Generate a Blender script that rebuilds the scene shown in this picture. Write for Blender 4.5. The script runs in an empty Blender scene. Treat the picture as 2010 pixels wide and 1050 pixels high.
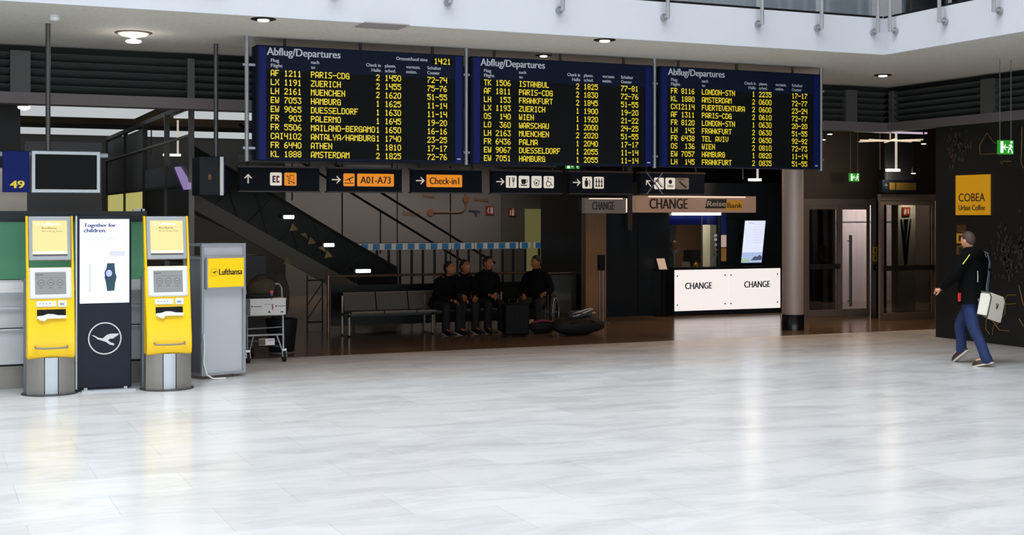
import bpy, bmesh, math, random
from mathutils import Vector, Matrix
random.seed(7)
SC = bpy.context.scene
COL = SC.collection
PI = math.pi
# ------------------------------------------------------------------ camera
TH = math.radians(23.9)            # the hall's axes against the line of sight
CT, ST = math.cos(TH), math.sin(TH)
FPX, CX, HZ, EYE = 2600.0, 1005.0, 424.0, 2.0
cam = bpy.data.cameras.new('camera')
cam.sensor_width = 36.0
cam.lens = FPX / 2010 * 36.0
cam.shift_y = (HZ - 525.0) / 2010
cam.clip_end = 200
camo = bpy.data.objects.new('camera', cam)
camo.location = (0, 0, EYE)
camo.rotation_euler = (PI / 2, 0, -TH)
COL.objects.link(camo)
SC.camera = camo
# ------------------------------------------------------------------ world, daylight, exposure
SC.view_settings.view_transform = 'Standard'
SC.view_settings.look = 'None'
SC.view_settings.exposure = 0.0
SC.view_settings.gamma = 1.0
world = bpy.data.worlds.new('overcast_sky')
SC.world = world
world.use_nodes = True
bg = world.node_tree.nodes['Background']
bg.inputs['Color'].default_value = (0.93, 0.97, 1.0, 1)
bg.inputs['Strength'].default_value = 8.4
ROOF_Z = 19.0
FILL_WINDOW = (-11.0, 14.0, 1.2, 3.4)      # unseen window band behind the camera, added for frontal fill: x0 x1 z0 z1
OPEN = (-9.0, 12.2, 1.0, 14.7)      # skylight opening x0 x1 y0 y1


def lamp(name, kind, loc, energy, color=(1, 1, 1), size=0.3, size_y=None, rot=(0, 0, 0), spot=None, parent=None):
    l = bpy.data.lights.new(name, kind)
    l.energy = energy
    l.color = color
    if kind == 'AREA':
        l.size = size
        if size_y:
            l.shape = 'RECTANGLE'
            l.size_y = size_y
    else:
        l.shadow_soft_size = size
    if spot:
        l.spot_size = spot
        l.spot_blend = 0.6
    o = bpy.data.objects.new(name, l)
    o.location = loc
    o.rotation_euler = rot
    COL.objects.link(o)
    if parent:
        o.parent = parent
    return o


p_ = lamp('skylight_portal', 'AREA', ((OPEN[0] + OPEN[1]) / 2, (OPEN[2] + OPEN[3]) / 2, ROOF_Z + 0.05), 1, size=OPEN[1] - OPEN[0], size_y=OPEN[3] - OPEN[2])
p_.data.cycles.is_portal = True
p_ = lamp('fill_window_portal', 'AREA', ((FILL_WINDOW[0] + FILL_WINDOW[1]) / 2, -10.05, (FILL_WINDOW[2] + FILL_WINDOW[3]) / 2), 1, size=FILL_WINDOW[1] - FILL_WINDOW[0], size_y=FILL_WINDOW[3] - FILL_WINDOW[2], rot=(PI / 2, 0, 0))
p_.data.cycles.is_portal = True
SC.cycles.max_bounces = 8
SC.cycles.transparent_max_bounces = 12
SC.cycles.sample_clamp_indirect = 4.0
SC.cycles.caustics_reflective = False
SC.cycles.caustics_refractive = False

# ------------------------------------------------------------------ pixel to place


def _ray(px):
    return (px - CX) / FPX


def wpt(px, py, d):
    r = _ray(px) * d
    return Vector((r * CT + d * ST, -r * ST + d * CT, EYE + (HZ - py) / FPX * d))


def fl(px, py):
    return wpt(px, py, EYE * FPX / (py - HZ))


def on_y(px, py, Y):
    return wpt(px, py, Y / (CT - _ray(px) * ST))


def on_x(px, py, X):
    return wpt(px, py, X / (ST + _ray(px) * CT))


def xy(px, Y):
    return on_y(px, HZ, Y).x


# ------------------------------------------------------------------ materials
def lin(c):
    return tuple(((v / 255) / 12.92 if v / 255 <= 0.04045 else ((v / 255 + 0.055) / 1.055) ** 2.4) for v in c)


MATS = {}


def mat(name, rgb, rough=0.5, metal=0.0, var=0.08, scale=6.0, bump=0.0, spec=0.5, stretch=None, alpha=None, rvar=0.0):
    if name in MATS:
        return MATS[name]
    m = bpy.data.materials.new(name)
    m.use_nodes = True
    nt = m.node_tree
    b = nt.nodes['Principled BSDF']
    c = lin(rgb)
    b.inputs['Roughness'].default_value = rough
    b.inputs['Metallic'].default_value = metal
    b.inputs['Specular IOR Level'].default_value = spec
    tc = nt.nodes.new('ShaderNodeTexCoord')
    mp = nt.nodes.new('ShaderNodeMapping')
    if stretch:
        mp.inputs['Scale'].default_value = stretch
    nz = nt.nodes.new('ShaderNodeTexNoise')
    nz.inputs['Scale'].default_value = scale
    nz.inputs['Detail'].default_value = 4
    mx = nt.nodes.new('ShaderNodeMix')
    mx.data_type = 'RGBA'
    mx.inputs['A'].default_value = (*[v * (1 - var) for v in c], 1)
    mx.inputs['B'].default_value = (*[min(1, v * (1 + var)) for v in c], 1)
    L = nt.links.new
    L(tc.outputs['Object'], mp.inputs['Vector'])
    L(mp.outputs['Vector'], nz.inputs['Vector'])
    L(nz.outputs['Fac'], mx.inputs['Factor'])
    L(mx.outputs['Result'], b.inputs['Base Color'])
    if bump:
        bp = nt.nodes.new('ShaderNodeBump')
        bp.inputs['Strength'].default_value = bump
        bp.inputs['Distance'].default_value = 0.01
        L(nz.outputs['Fac'], bp.inputs['Height'])
        L(bp.outputs['Normal'], b.inputs['Normal'])
    if rvar:
        mr = nt.nodes.new('ShaderNodeMapRange')
        mr.inputs['To Min'].default_value = max(0.02, rough - rvar)
        mr.inputs['To Max'].default_value = rough + rvar
        L(nz.outputs['Fac'], mr.inputs['Value'])
        L(mr.outputs['Result'], b.inputs['Roughness'])
    if alpha is not None:
        b.inputs['Alpha'].default_value = alpha
    MATS[name] = m
    return m


def emis(name, rgb, strength=1.0):
    if name in MATS:
        return MATS[name]
    m = bpy.data.materials.new(name)
    m.use_nodes = True
    nt = m.node_tree
    b = nt.nodes['Principled BSDF']
    c = lin(rgb)
    b.inputs['Base Color'].default_value = (*[v * 0.3 for v in c], 1)
    b.inputs['Roughness'].default_value = 0.4
    b.inputs['Emission Color'].default_value = (*c, 1)
    b.inputs['Emission Strength'].default_value = strength
    MATS[name] = m
    return m


def glassy(name, tint=(0.9, 0.95, 0.95), alpha=0.15, rough=0.05):
    if name in MATS:
        return MATS[name]
    m = bpy.data.materials.new(name)
    m.use_nodes = True
    nt = m.node_tree
    nt.nodes.remove(nt.nodes['Principled BSDF'])
    out = nt.nodes['Material Output']
    tr = nt.nodes.new('ShaderNodeBsdfTransparent')
    tr.inputs['Color'].default_value = (*tint, 1)
    gl = nt.nodes.new('ShaderNodeBsdfGlossy')
    gl.inputs['Roughness'].default_value = rough
    fr = nt.nodes.new('ShaderNodeFresnel')
    fr.inputs['IOR'].default_value = 1.5
    ad = nt.nodes.new('ShaderNodeMath')
    ad.operation = 'ADD'
    ad.use_clamp = True
    ad.inputs[1].default_value = alpha
    ms = nt.nodes.new('ShaderNodeMixShader')
    nt.links.new(fr.outputs['Fac'], ad.inputs[0])
    nt.links.new(ad.outputs[0], ms.inputs['Fac'])
    nt.links.new(tr.outputs[0], ms.inputs[1])
    nt.links.new(gl.outputs[0], ms.inputs[2])
    nt.links.new(ms.outputs[0], out.inputs['Surface'])
    MATS[name] = m
    return m


def floor_mat():
    m = bpy.data.materials.new('polished_pale_stone')
    m.use_nodes = True
    nt = m.node_tree
    b = nt.nodes['Principled BSDF']
    N = nt.nodes.new
    L = nt.links.new
    tc = N('ShaderNodeTexCoord')
    br = N('ShaderNodeTexBrick')
    br.inputs['Scale'].default_value = 1.0
    br.inputs['Brick Width'].default_value = 1.2
    br.inputs['Row Height'].default_value = 0.7
    br.inputs['Mortar Size'].default_value = 0.0028
    br.inputs['Mortar Smooth'].default_value = 0.3
    br.inputs['Bias'].default_value = 0.0
    br.inputs['Color1'].default_value = (0.60, 0.605, 0.615, 1)
    br.inputs['Color2'].default_value = (0.66, 0.665, 0.675, 1)
    br.inputs['Mortar'].default_value = (0.50, 0.50, 0.505, 1)
    L(tc.outputs['Object'], br.inputs['Vector'])
    mp = N('ShaderNodeMapping')
    mp.inputs['Scale'].default_value = (0.55, 1.5, 1)
    mp.inputs['Rotation'].default_value = (0, 0, 0.35)
    L(tc.outputs['Object'], mp.inputs['Vector'])
    nz = N('ShaderNodeTexNoise')
    nz.inputs['Scale'].default_value = 1.6
    nz.inputs['Detail'].default_value = 9
    nz.inputs['Roughness'].default_value = 0.68
    nz.inputs['Distortion'].default_value = 0.6
    L(mp.outputs['Vector'], nz.inputs['Vector'])
    rp = N('ShaderNodeValToRGB')
    rp.color_ramp.elements[0].position = 0.33
    rp.color_ramp.elements[0].color = (0.80, 0.805, 0.812, 1)
    rp.color_ramp.elements[1].position = 0.56
    rp.color_ramp.elements[1].color = (1, 1, 1, 1)
    L(nz.outputs['Fac'], rp.inputs['Fac'])
    mx = N('ShaderNodeMix')
    mx.data_type = 'RGBA'
    mx.blend_type = 'MULTIPLY'
    mx.inputs['Factor'].default_value = 0.85
    L(br.outputs['Color'], mx.inputs['A'])
    L(rp.outputs['Color'], mx.inputs['B'])
    L(mx.outputs['Result'], b.inputs['Base Color'])
    b.inputs['Roughness'].default_value = 0.2
    mr = N('ShaderNodeMapRange')
    mr.inputs['To Min'].default_value = 0.17
    mr.inputs['To Max'].default_value = 0.30
    L(nz.outputs['Fac'], mr.inputs['Value'])
    L(mr.outputs['Result'], b.inputs['Roughness'])
    n2 = N('ShaderNodeTexNoise')
    n2.inputs['Scale'].default_value = 3.0
    n2.inputs['Detail'].default_value = 1
    L(tc.outputs['Object'], n2.inputs['Vector'])
    bp = N('ShaderNodeBump')
    bp.inputs['Strength'].default_value = 0.05
    bp.inputs['Distance'].default_value = 0.01
    L(n2.outputs['Fac'], bp.inputs['Height'])
    L(bp.outputs['Normal'], b.inputs['Normal'])
    return m


M_YEL = mat('yellow_lacquer', (250, 204, 4), 0.35, var=0.03)
M_STEEL = mat('brushed_steel', (146, 143, 138), 0.5, 0.7, var=0.06, scale=3, stretch=(40, 40, 1))
M_STEELD = mat('dark_steel', (92, 92, 94), 0.4, 0.7, var=0.08)
M_ALU = mat('satin_aluminium', (176, 182, 188), 0.4, 0.5, var=0.04)
M_PALE = mat('pale_grey_panel', (196, 202, 206), 0.45, var=0.03)
M_GREYP = mat('cool_grey_panel', (150, 160, 168), 0.45, var=0.03)
M_WHITE = mat('white_lacquer', (226, 228, 230), 0.4, var=0.03)
M_BLACK = mat('black_plastic', (16, 17, 18), 0.4, var=0.1, spec=0.2)
M_NAVY = mat('navy_panel', (16, 24, 40), 0.4, var=0.05, spec=0.2)
M_NAVYK = mat('black_navy_panel', (17, 23, 29), 0.45, var=0.06, spec=0.2)
M_RUB = mat('black_rubber', (24, 24, 25), 0.8, var=0.1)
M_DARKG = mat('charcoal_metal', (46, 48, 50), 0.5, 0.2, var=0.08)
M_INK = mat('dark_ink', (28, 28, 32), 0.6, var=0.02)
M_GREYL = mat('mid_grey_metal', (112, 110, 110), 0.45, 0.4, var=0.05)

# ------------------------------------------------------------------ mesh building
_fontcache = {}


def _text_polys(s):
    """Vertices and faces of a flat text in its own plane, cap height 1."""
    if s in _fontcache:
        return _fontcache[s]
    cu = bpy.data.curves.new('t', 'FONT')
    cu.body = s
    cu.resolution_u = 3
    ob = bpy.data.objects.new('t', cu)
    me = ob.to_mesh()
    vs = [(v.co.x, v.co.y) for v in me.vertices]
    fs = [tuple(p.vertices) for p in me.polygons]
    ob.to_mesh_clear()
    bpy.data.objects.remove(ob)
    bpy.data.curves.remove(cu)
    _fontcache[s] = (vs, fs)
    return vs, fs


_hv, _ = _text_polys('H')
CAP = max(v[1] for v in _hv)


class MB:
    def __init__(self, M=None):
        self.bm = bmesh.new()
        self.M = M or Matrix()

    def _v(self, co):
        return self.bm.verts.new(self.M @ Vector(co))

    def _f(self, vs):
        try:
            return self.bm.faces.new(vs)
        except ValueError:
            return None

    def box(self, x0, x1, y0, y1, z0, z1):
        v = [self._v((x, y, z)) for x in (x0, x1) for y in (y0, y1) for z in (z0, z1)]
        for f in ((0, 1, 3, 2), (4, 6, 7, 5), (0, 4, 5, 1), (2, 3, 7, 6), (0, 2, 6, 4), (1, 5, 7, 3)):
            self._f([v[i] for i in f])
        return self

    def prism(self, poly, axis, a, b):
        """poly: 2-D outline; axis x: (y,z), y: (x,z), z: (x,y)."""
        def p(u, w, t):
            return {'x': (t, u, w), 'y': (u, t, w), 'z': (u, w, t)}[axis]
        A = [self._v(p(u, w, a)) for u, w in poly]
        B = [self._v(p(u, w, b)) for u, w in poly]
        self._f(A[::-1])
        self._f(B)
        n = len(poly)
        for i in range(n):
            self._f([A[i], A[(i + 1) % n], B[(i + 1) % n], B[i]])
        return self

    def tube(self, pts, r, n=10, closed=False, r2=None):
        pts = [Vector(p) for p in pts]
        k = len(pts)
        rings = []
        up = None
        for i, p in enumerate(pts):
            a = pts[(i - 1) % k] if (i > 0 or closed) else None
            b = pts[(i + 1) % k] if (i < k - 1 or closed) else None
            t = Vector((0, 0, 0))
            if a is not None:
                t += (p - a).normalized()
            if b is not None:
                t += (b - p).normalized()
            t.normalize()
            if up is None:
                up = Vector((0, 0, 1)) if abs(t.z) < 0.9 else Vector((1, 0, 0))
            s = t.cross(up)
            if s.length < 1e-5:
                s = t.cross(Vector((0, 1, 0.1)))
            s.normalize()
            u = s.cross(t).normalized()
            up = u
            rr = r if r2 is None else r + (r2 - r) * i / (k - 1)
            rings.append([self._v(p + (s * math.cos(q) + u * math.sin(q)) * rr) for q in [2 * PI * j / n for j in range(n)]])
        for i in range(k if closed else k - 1):
            A, B = rings[i], rings[(i + 1) % k]
            for j in range(n):
                self._f([A[j], A[(j + 1) % n], B[(j + 1) % n], B[j]])
        if not closed:
            self._f(rings[0][::-1])
            self._f(rings[-1])
        return self

    def cyl(self, p0, p1, r, r2=None, n=16):
        return self.tube([p0, p1], r, n, r2=r2)

    def lathe(self, prof, c=(0, 0, 0), n=24):
        rings = []
        for r, z in prof:
            rings.append([self._v((c[0] + r * math.cos(2 * PI * j / n), c[1] + r * math.sin(2 * PI * j / n), c[2] + z)) for j in range(n)])
        for A, B in zip(rings, rings[1:]):
            for j in range(n):
                self._f([A[j], A[(j + 1) % n], B[(j + 1) % n], B[j]])
        self._f(rings[0][::-1])
        self._f(rings[-1])
        return self

    def sph(self, c, r, nu=16, nv=10, fn=None, R=None):
        if isinstance(r, (int, float)):
            r = (r, r, r)
        c = Vector(c)

        def pt(th, ph):
            d = Vector((math.sin(th) * math.cos(ph), math.sin(th) * math.sin(ph), math.cos(th)))
            q = Vector((d.x * r[0], d.y * r[1], d.z * r[2]))
            if fn:
                q = fn(q, d)
            if R:
                q = R @ q
            return self._v(c + q)
        top, bot = pt(0, 0), pt(PI, 0)
        rings = [[pt(PI * i / nv, 2 * PI * j / nu) for j in range(nu)] for i in range(1, nv)]
        for j in range(nu):
            self._f([top, rings[0][j], rings[0][(j + 1) % nu]])
            self._f([bot, rings[-1][(j + 1) % nu], rings[-1][j]])
        for A, B in zip(rings, rings[1:]):
            for j in range(nu):
                self._f([A[j], B[j], B[(j + 1) % nu], A[(j + 1) % nu]])
        return self

    def poly(self, pts):
        self._f([self._v(p) for p in pts])
        return self

    def loft(self, rings, n=24):
        """rings: (centre, rx, ry); ring planes follow the path, x stays sideways."""
        R = []
        for i, (c, rx, ry) in enumerate(rings):
            c = Vector(c)
            t = (Vector(rings[min(i + 1, len(rings) - 1)][0]) - Vector(rings[max(i - 1, 0)][0])).normalized()
            bk = t.cross(Vector((1, 0, 0))).normalized()
            sd = bk.cross(t)
            R.append([self._v(c + sd * rx * math.cos(a) + bk * ry * math.sin(a)) for a in [2 * PI * j / n for j in range(n)]])
        for A, B in zip(R, R[1:]):
            for j in range(n):
                self._f([A[j], A[(j + 1) % n], B[(j + 1) % n], B[j]])
        self._f(R[0][::-1])
        self._f(R[-1])
        return self

    def text(self, s, x, z, cap, w=None, y=0.0, align='l', bold=0.0, slant=0.0):
        """Lettering in the local xz plane, facing -y; x,z = start of the baseline."""
        vs, fs = _text_polys(s)
        if not vs:
            return self
        k = cap / CAP
        x0, x1 = min(v[0] for v in vs), max(v[0] for v in vs)
        kx = k if w is None else w / (x1 - x0)
        W = (x1 - x0) * kx
        ox = x - {'l': 0, 'c': W / 2, 'r': W}[align]
        for dx in ((0.0,) if not bold else (-bold / 2, bold / 2)):
            V = [self._v((ox + (a - x0) * kx + dx + slant * b * k, y - (0.0004 if dx > 0 else 0), z + b * k)) for a, b in vs]
            for f in fs:
                self._f([V[i] for i in f])
        return self

    def build(self, name, m, parent=None, bevel=0.0, smooth=True, seg=2):
        me = bpy.data.meshes.new(name)
        bmesh.ops.recalc_face_normals(self.bm, faces=self.bm.faces)
        self.bm.to_mesh(me)
        self.bm.free()
        me.materials.append(m)
        if smooth:
            for p in me.polygons:
                p.use_smooth = True
            me.set_sharp_from_angle(angle=math.radians(38))
        o = bpy.data.objects.new(name, me)
        COL.objects.link(o)
        if parent:
            o.parent = parent
        if bevel:
            b = o.modifiers.new('bevel', 'BEVEL')
            b.width = bevel
            b.segments = seg
            b.limit_method = 'ANGLE'
            b.angle_limit = math.radians(40)
        return o


def TR(x=0, y=0, z=0, rx=0, ry=0, rz=0):
    return Matrix.Translation((x, y, z)) @ Matrix.Rotation(rz, 4, 'Z') @ Matrix.Rotation(ry, 4, 'Y') @ Matrix.Rotation(rx, 4, 'X')


def tag(o, label=None, cat=None, group=None, kind=None):
    if label:
        o['label'] = label
    if cat:
        o['category'] = cat
    if group:
        o['group'] = group
    if kind:
        o['kind'] = kind
    return o


def thing(name, label, cat, loc=(0, 0, 0), rz=0.0, group=None):
    o = bpy.data.objects.new(name, None)
    o.empty_display_size = 0.1
    o.location = loc
    o.rotation_euler = (0, 0, rz)
    COL.objects.link(o)
    return tag(o, label, cat, group)


def struct(o):
    o['kind'] = 'structure'
    return o


def copy_tree(o, parent=None):
    c = o.copy()
    COL.objects.link(c)
    if parent:
        c.parent = parent
    for ch in [x for x in bpy.data.objects if x.parent == o]:
        copy_tree(ch, c)
    return c


def ring(cx, cz, r, w, n=40, y=0.0):
    """Flat ring outline in the xz plane as a list of quads."""
    q = []
    for i in range(n):
        a, b = 2 * PI * i / n, 2 * PI * (i + 1) / n
        q.append([(cx + r * math.cos(a), y, cz + r * math.sin(a)), (cx + r * math.cos(b), y, cz + r * math.sin(b)),
                  (cx + (r - w) * math.cos(b), y, cz + (r - w) * math.sin(b)), (cx + (r - w) * math.cos(a), y, cz + (r - w) * math.sin(a))])
    return q


def rrect(x0, x1, z0, z1, r, n=4):
    out = []
    for cx, cz, a0 in ((x1 - r, z1 - r, 0), (x0 + r, z1 - r, 90), (x0 + r, z0 + r, 180), (x1 - r, z0 + r, 270)):
        for i in range(n + 1):
            a = math.radians(a0 + 90 * i / n)
            out.append((cx + r * math.cos(a), cz + r * math.sin(a)))
    return out


CRANE = [(-0.80, 0.22), (-0.62, 0.20), (-0.40, 0.06), (-0.12, 0.0), (0.12, 0.22), (0.36, 0.28), (0.86, 0.27), (0.70, 0.10), (0.62, 0.08),
         (0.52, -0.02), (0.30, -0.04), (0.18, -0.12), (0.34, -0.26), (0.56, -0.34), (0.54, -0.46), (0.30, -0.40), (0.06, -0.22), (-0.26, -0.10), (-0.44, -0.04), (-0.56, 0.08)]


def crane(mb, cx, cz, r, y):
    mb.prism([(cx + a * r, cz + b * r) for a, b in CRANE], 'y', y, y - 0.001)
    for q in ring(cx, cz, r, r * 0.075, y=y - 0.001):
        mb.poly(q)


# ================================================================== SETTING
XR = 15.29      # plane of the coffee shop wall and of the bulkhead above it
YB = 18.4       # plane of the bulkhead over the back of the concourse
YE, XE = 14.8, 12.24   # gallery edges
ZC = 4.25
X0, X1, Y0, Y1 = -14.0, 26.0, -10.0, 34.0
struct(MB().box(X0, X1, Y0, 18.4, -0.3, 0).build('floor', floor_mat()))
M_FLD = mat('shaded_polished_stone', (112, 94, 76), 0.16, var=.25, scale=2.5, stretch=(.6, 1.4, 1), rvar=.05)  # same stone as the front floor, rear shade put into a darker colour
M_FLD.node_tree.nodes['Principled BSDF'].inputs['Specular Tint'].default_value = (1, .84, .7, 1)  # warm tone of the reflections put into the tint
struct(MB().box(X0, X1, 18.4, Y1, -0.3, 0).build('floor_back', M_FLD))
M_SOFFIT = mat('speckled_concrete_soffit', (196, 192, 182), 0.85, var=0.2, scale=16, bump=0.15)
M_FASCIA = mat('white_painted_concrete', (193, 196, 203), 0.7, var=0.03, scale=1.5)
s = MB()
s.prism([(X0, YE + .04), (XE + .04, YE + .04), (XE + .04, Y0), (X1, Y0), (X1, YB + .3), (X0, YB + .3)], 'z', ZC, 4.72)
struct(s.build('ceiling', M_SOFFIT))
f = MB()
f.prism([(X0, YE), (XE, YE), (XE, Y0), (XE + .035, Y0), (XE + .035, YE + .035), (X0, YE + .035)], 'z', ZC, 4.755)
struct(f.build('balcony_fascia', M_FASCIA))
M_WALLD = mat('charcoal_wall', (70, 68, 67), 0.7, var=0.06, scale=0.8)
M_ATR = mat('pale_atrium_plaster', (205, 206, 208), 0.8, var=0.03, scale=0.7)
struct(MB().box(X0, X1, Y1, Y1 + .2, 0, 4.72).build('wall_back', M_WALLD))
struct(MB().box(X0 - .2, X0, Y0, Y1, 0, 4.72).build('wall_left', M_WALLD))
struct(MB().box(X1, X1 + .2, Y0, Y1, 0, 4.72).build('wall_right', M_WALLD))
w = MB()
w.box(X0, X1, Y0 - .2, Y0, 0, FILL_WINDOW[2])
w.box(X0, X1, Y0 - .2, Y0, FILL_WINDOW[3], ROOF_Z)
w.box(X0, FILL_WINDOW[0], Y0 - .2, Y0, FILL_WINDOW[2], FILL_WINDOW[3])
w.box(FILL_WINDOW[1], X1, Y0 - .2, Y0, FILL_WINDOW[2], FILL_WINDOW[3])
struct(w.build('wall_front', mat('grey_hall_front', (150, 150, 152), .8)))
# upper gallery level behind the balustrade and the roof with its skylight
u = MB()
u.box(X0, X1, 19.5, 19.7, 4.72, ROOF_Z)
struct(u.build('wall_gallery_back', mat('grey_gallery_wall', (150, 153, 158), 0.8, var=0.05)))
struct(MB().box(19.5, 19.7, Y0, 19.5, 4.72, ROOF_Z).build('wall_gallery_right', mat('grey_gallery_wall', (150, 153, 158))))
struct(MB().box(X0 - .2, X0, Y0, 19.5, 4.72, ROOF_Z).build('wall_gallery_left', M_ATR))
r = MB()
a0, a1, b0, b1 = OPEN
r.box(X0, a0, Y0, 19.7, ROOF_Z, ROOF_Z + .3)
r.box(a1, 19.7, Y0, 19.7, ROOF_Z, ROOF_Z + .3)
r.box(a0, a1, Y0, b0, ROOF_Z, ROOF_Z + .3)
r.box(a0, a1, b1, 19.7, ROOF_Z, ROOF_Z + .3)
struct(r.build('ceiling_atrium', M_ATR))
r = MB()
for i in range(1, 7):
    x = a0 + (a1 - a0) * i / 7
    r.box(x - .05, x + .05, b0, b1, ROOF_Z, ROOF_Z + .25)
struct(r.build('skylight_frame', M_DARKG))
# rear hall ceiling
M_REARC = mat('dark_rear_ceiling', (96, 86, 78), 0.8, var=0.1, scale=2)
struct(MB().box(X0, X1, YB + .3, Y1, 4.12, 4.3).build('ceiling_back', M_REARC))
# bulkhead with louvers
M_BAND = mat('grey_bulkhead_band', (104, 98, 100), 0.6, var=0.05)
M_LOUV = mat('dark_louver_slats', (60, 64, 63), 0.55, var=0.06)
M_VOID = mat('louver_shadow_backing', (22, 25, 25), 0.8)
struct(MB().prism([(X0, YB), (XR, YB), (XR, Y0), (XR + .2, Y0), (XR + .2, YB + .28), (X0, YB + .28)], 'z', 3.47, 3.62).build('bulkhead_band', M_BAND))
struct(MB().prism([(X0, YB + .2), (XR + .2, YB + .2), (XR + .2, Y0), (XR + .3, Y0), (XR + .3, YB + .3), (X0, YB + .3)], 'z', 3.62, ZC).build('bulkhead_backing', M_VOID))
lv = MB()
for i in range(5):
    z = 3.66 + i * 0.105
    lv.prism([(YB + .14, z - .02), (YB + .02, z + .05), (YB + .03, z + .065), (YB + .15, z - .005)], 'x', X0, XR)
    lv.prism([(XR + .14, z - .02), (XR + .02, z + .05), (XR + .03, z + .065), (XR + .15, z - .005)], 'y', Y0, YB + .05)
struct(lv.build('bulkhead_louvers', M_LOUV, smooth=False))
for i, (a, b) in enumerate(((20, 60), (368, 382), (1660, 1682))):
    p0, p1 = xy(a, YB), xy(b, YB)
    struct(MB().box(p0, p1, YB - .01, YB + .15, 3.62, 4.16).build('bulkhead_post', mat('bulkhead_post_grey', (74, 74, 74), .6)))
for a, b in ((1745, 1752), (1925, 1950)):
    y1, y0 = on_x(a, 200, XR).y, on_x(b, 200, XR).y
    struct(MB().box(XR - .01, XR + .15, y0, y1, 3.62, 4.16).build('bulkhead_post', mat('bulkhead_post_grey', (74, 74, 74), .6)))

# ------------------------------------------------------------------ rear hall: walls and screens
YW = 32.5
M_MAPW = mat('grey_panelled_wall', (112, 108, 105), 0.6, var=0.04, scale=1)
w = MB()
xa, xb = xy(560, YW), xy(985, YW)
for i in range(4):
    xi, xj = xa + (xb - xa) * i / 4, xa + (xb - xa) * (i + 1) / 4
    w.box(xi + .02, xj - .02, YW, YW + .1, 0.0, 1.3)
    w.box(xi + .02, xj - .02, YW, YW + .1, 1.31, 4.1)
mw = struct(w.build('wall_route_map_panels', M_MAPW))
M_ROUTE = mat('rust_route_paint', (128, 76, 44), 0.6, var=0.05)
rm = thing('route_map', 'painted route diagram of Bologna, Venedig and Trient on grey wall', 'mural')


def wl(px, py):
    q = on_y(px, py, YW - .022)
    return q


rt = MB()
pts = [wl(848, 417), wl(900, 417), wl(908, 415), wl(913, 409), wl(914, 402), wl(914, 372)]
rt.tube(pts, 0.02, 6)
rt.build('route_line', M_ROUTE, rm)
for c in ((845, 417), (914, 391)):
    rt = MB()
    q = wl(*c)
    rt.cyl(q + Vector((0, -.02, 0)), q + Vector((0, .018, 0)), 0.085, n=24)
    rt.build('station_dot', M_ROUTE, rm)
rt = MB()
for s_, px, py, wd in (('Trient', 829, 388, 0.34), ('Bologna', 791, 422, 0.46), ('Venedig', 928, 395, 0.46)):
    q = wl(px, py)
    rt.text(s_, q.x, q.z, 0.10, wd, y=q.y, bold=.006)
rt.build('place_name', M_ROUTE, rm)
q = wl(930, 415)
pl = MB(TR(q.x, q.y, q.z))
pl.prism([(-.16, .03), (-.12, 0), (.1, -.03), (.2, .0), (.1, .03), (-.08, .03), (-.13, .07)], 'y', 0, -.004)
pl.prism([(0, 0), (.06, -.11), (.1, -.11), (.06, .0)], 'y', 0, -.005)
pl.build('airplane_drawing', mat('slate_blue_paint', (44, 56, 70), 0.6), rm)
# far door and its surround, dark wall beside it
w = MB()
w.box(xy(985, YW), xy(1150, YW), YW, YW + .1, 0, 4.1)
struct(w.build('wall_service_side', mat('dark_olive_wall', (84, 82, 75), 0.7, var=0.05)))
d = MB()
q0, q1 = on_y(1031, 410, YW - .03), on_y(1074, 410, YW - .03)
d.box(q0.x, q1.x, YW - .04, YW, 0, q0.z)
struct(d.build('window_1', emis('yellow_backlit_door_glass', (118, 112, 68), 0.5)))


def red_sign(px, py, sz, label, pic):
    q = on_y(px, py, YW - .02)
    t = thing('safety_sign', label, 'sign', q)
    MB().box(-sz, sz, -.01, .018, -sz, sz).build('sign_plate', mat('dull_red_sign', (132, 40, 34), 0.5), t)
    p = MB()
    if pic == 'phone':
        p.tube([(-.02, -.011, .07), (-.05, -.011, .03), (-.05, -.011, -.03), (-.02, -.011, -.07)], .018, 6)
        p.box(.02, .09, -.012, -.01, -.08, .08)
    else:
        p.tube([(-.05, -.011, -.09), (-.05, -.011, .05)], .02, 6)
        p.lathe([(.0, -.1), (.035, -.1), (.035, .05), (.012, .07), (.012, .1), (0, .1)], (.03, -.012, 0), 8)
    p.build('pictogram', mat('sign_white', (200, 196, 186), 0.5), t)


red_sign(961, 413, .115, 'small red fire telephone sign beside the route diagram', 'phone')
red_sign(1005, 416, .11, 'small red fire extinguisher sign near the yellow glass door', 'ext')

# glazed screen of the stair core on the left (plane x = 4)
XS = 4.0


def ys(px, py):
    return on_x(px, py, XS)


gs = thing('glazed_screen', 'tall dark framed glazed screen with two yellow lit panes behind the gate sign', 'screen')
M_SCR = mat('grey_screen_panel', (92, 92, 95), 0.5, var=0.05)
cols = [(212, 247), (247, 285), (285, 328), (328, 376)]
for i, (a, b) in enumerate(cols):
    ya, yb = ys(a, 400).y, ys(b, 400).y
    zt = 3.75
    MB().box(XS - .01, XS + .03, yb, ya, 2.52, zt if i < 2 else 2.9).build('panel', M_SCR, gs)
    if i < 2:
        MB().box(XS - .005, XS + .02, yb, ya, 1.2, 2.5).build('lit_pane', emis('yellow_lit_pane', (196, 190, 112), 0.75), gs)
    else:
        MB().box(XS - .005, XS + .02, yb, ya, 1.2, 2.5).build('dark_pane', mat('dark_pane', (30, 31, 28), 0.3), gs)
for px in (212, 247, 285, 328, 376):
    y = ys(px, 400).y
    MB().box(XS - .05, XS + .04, y - .03, y + .03, 0, 3.85).build('mullion', M_DARKG if px < 300 else M_GREYL, gs)
yf, yn = ys(212, 400).y, ys(376, 400).y
MB().box(XS - .04, XS + .04, yn, yf, 3.80, 3.88).build('head_rail', M_DARKG, gs)
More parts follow.
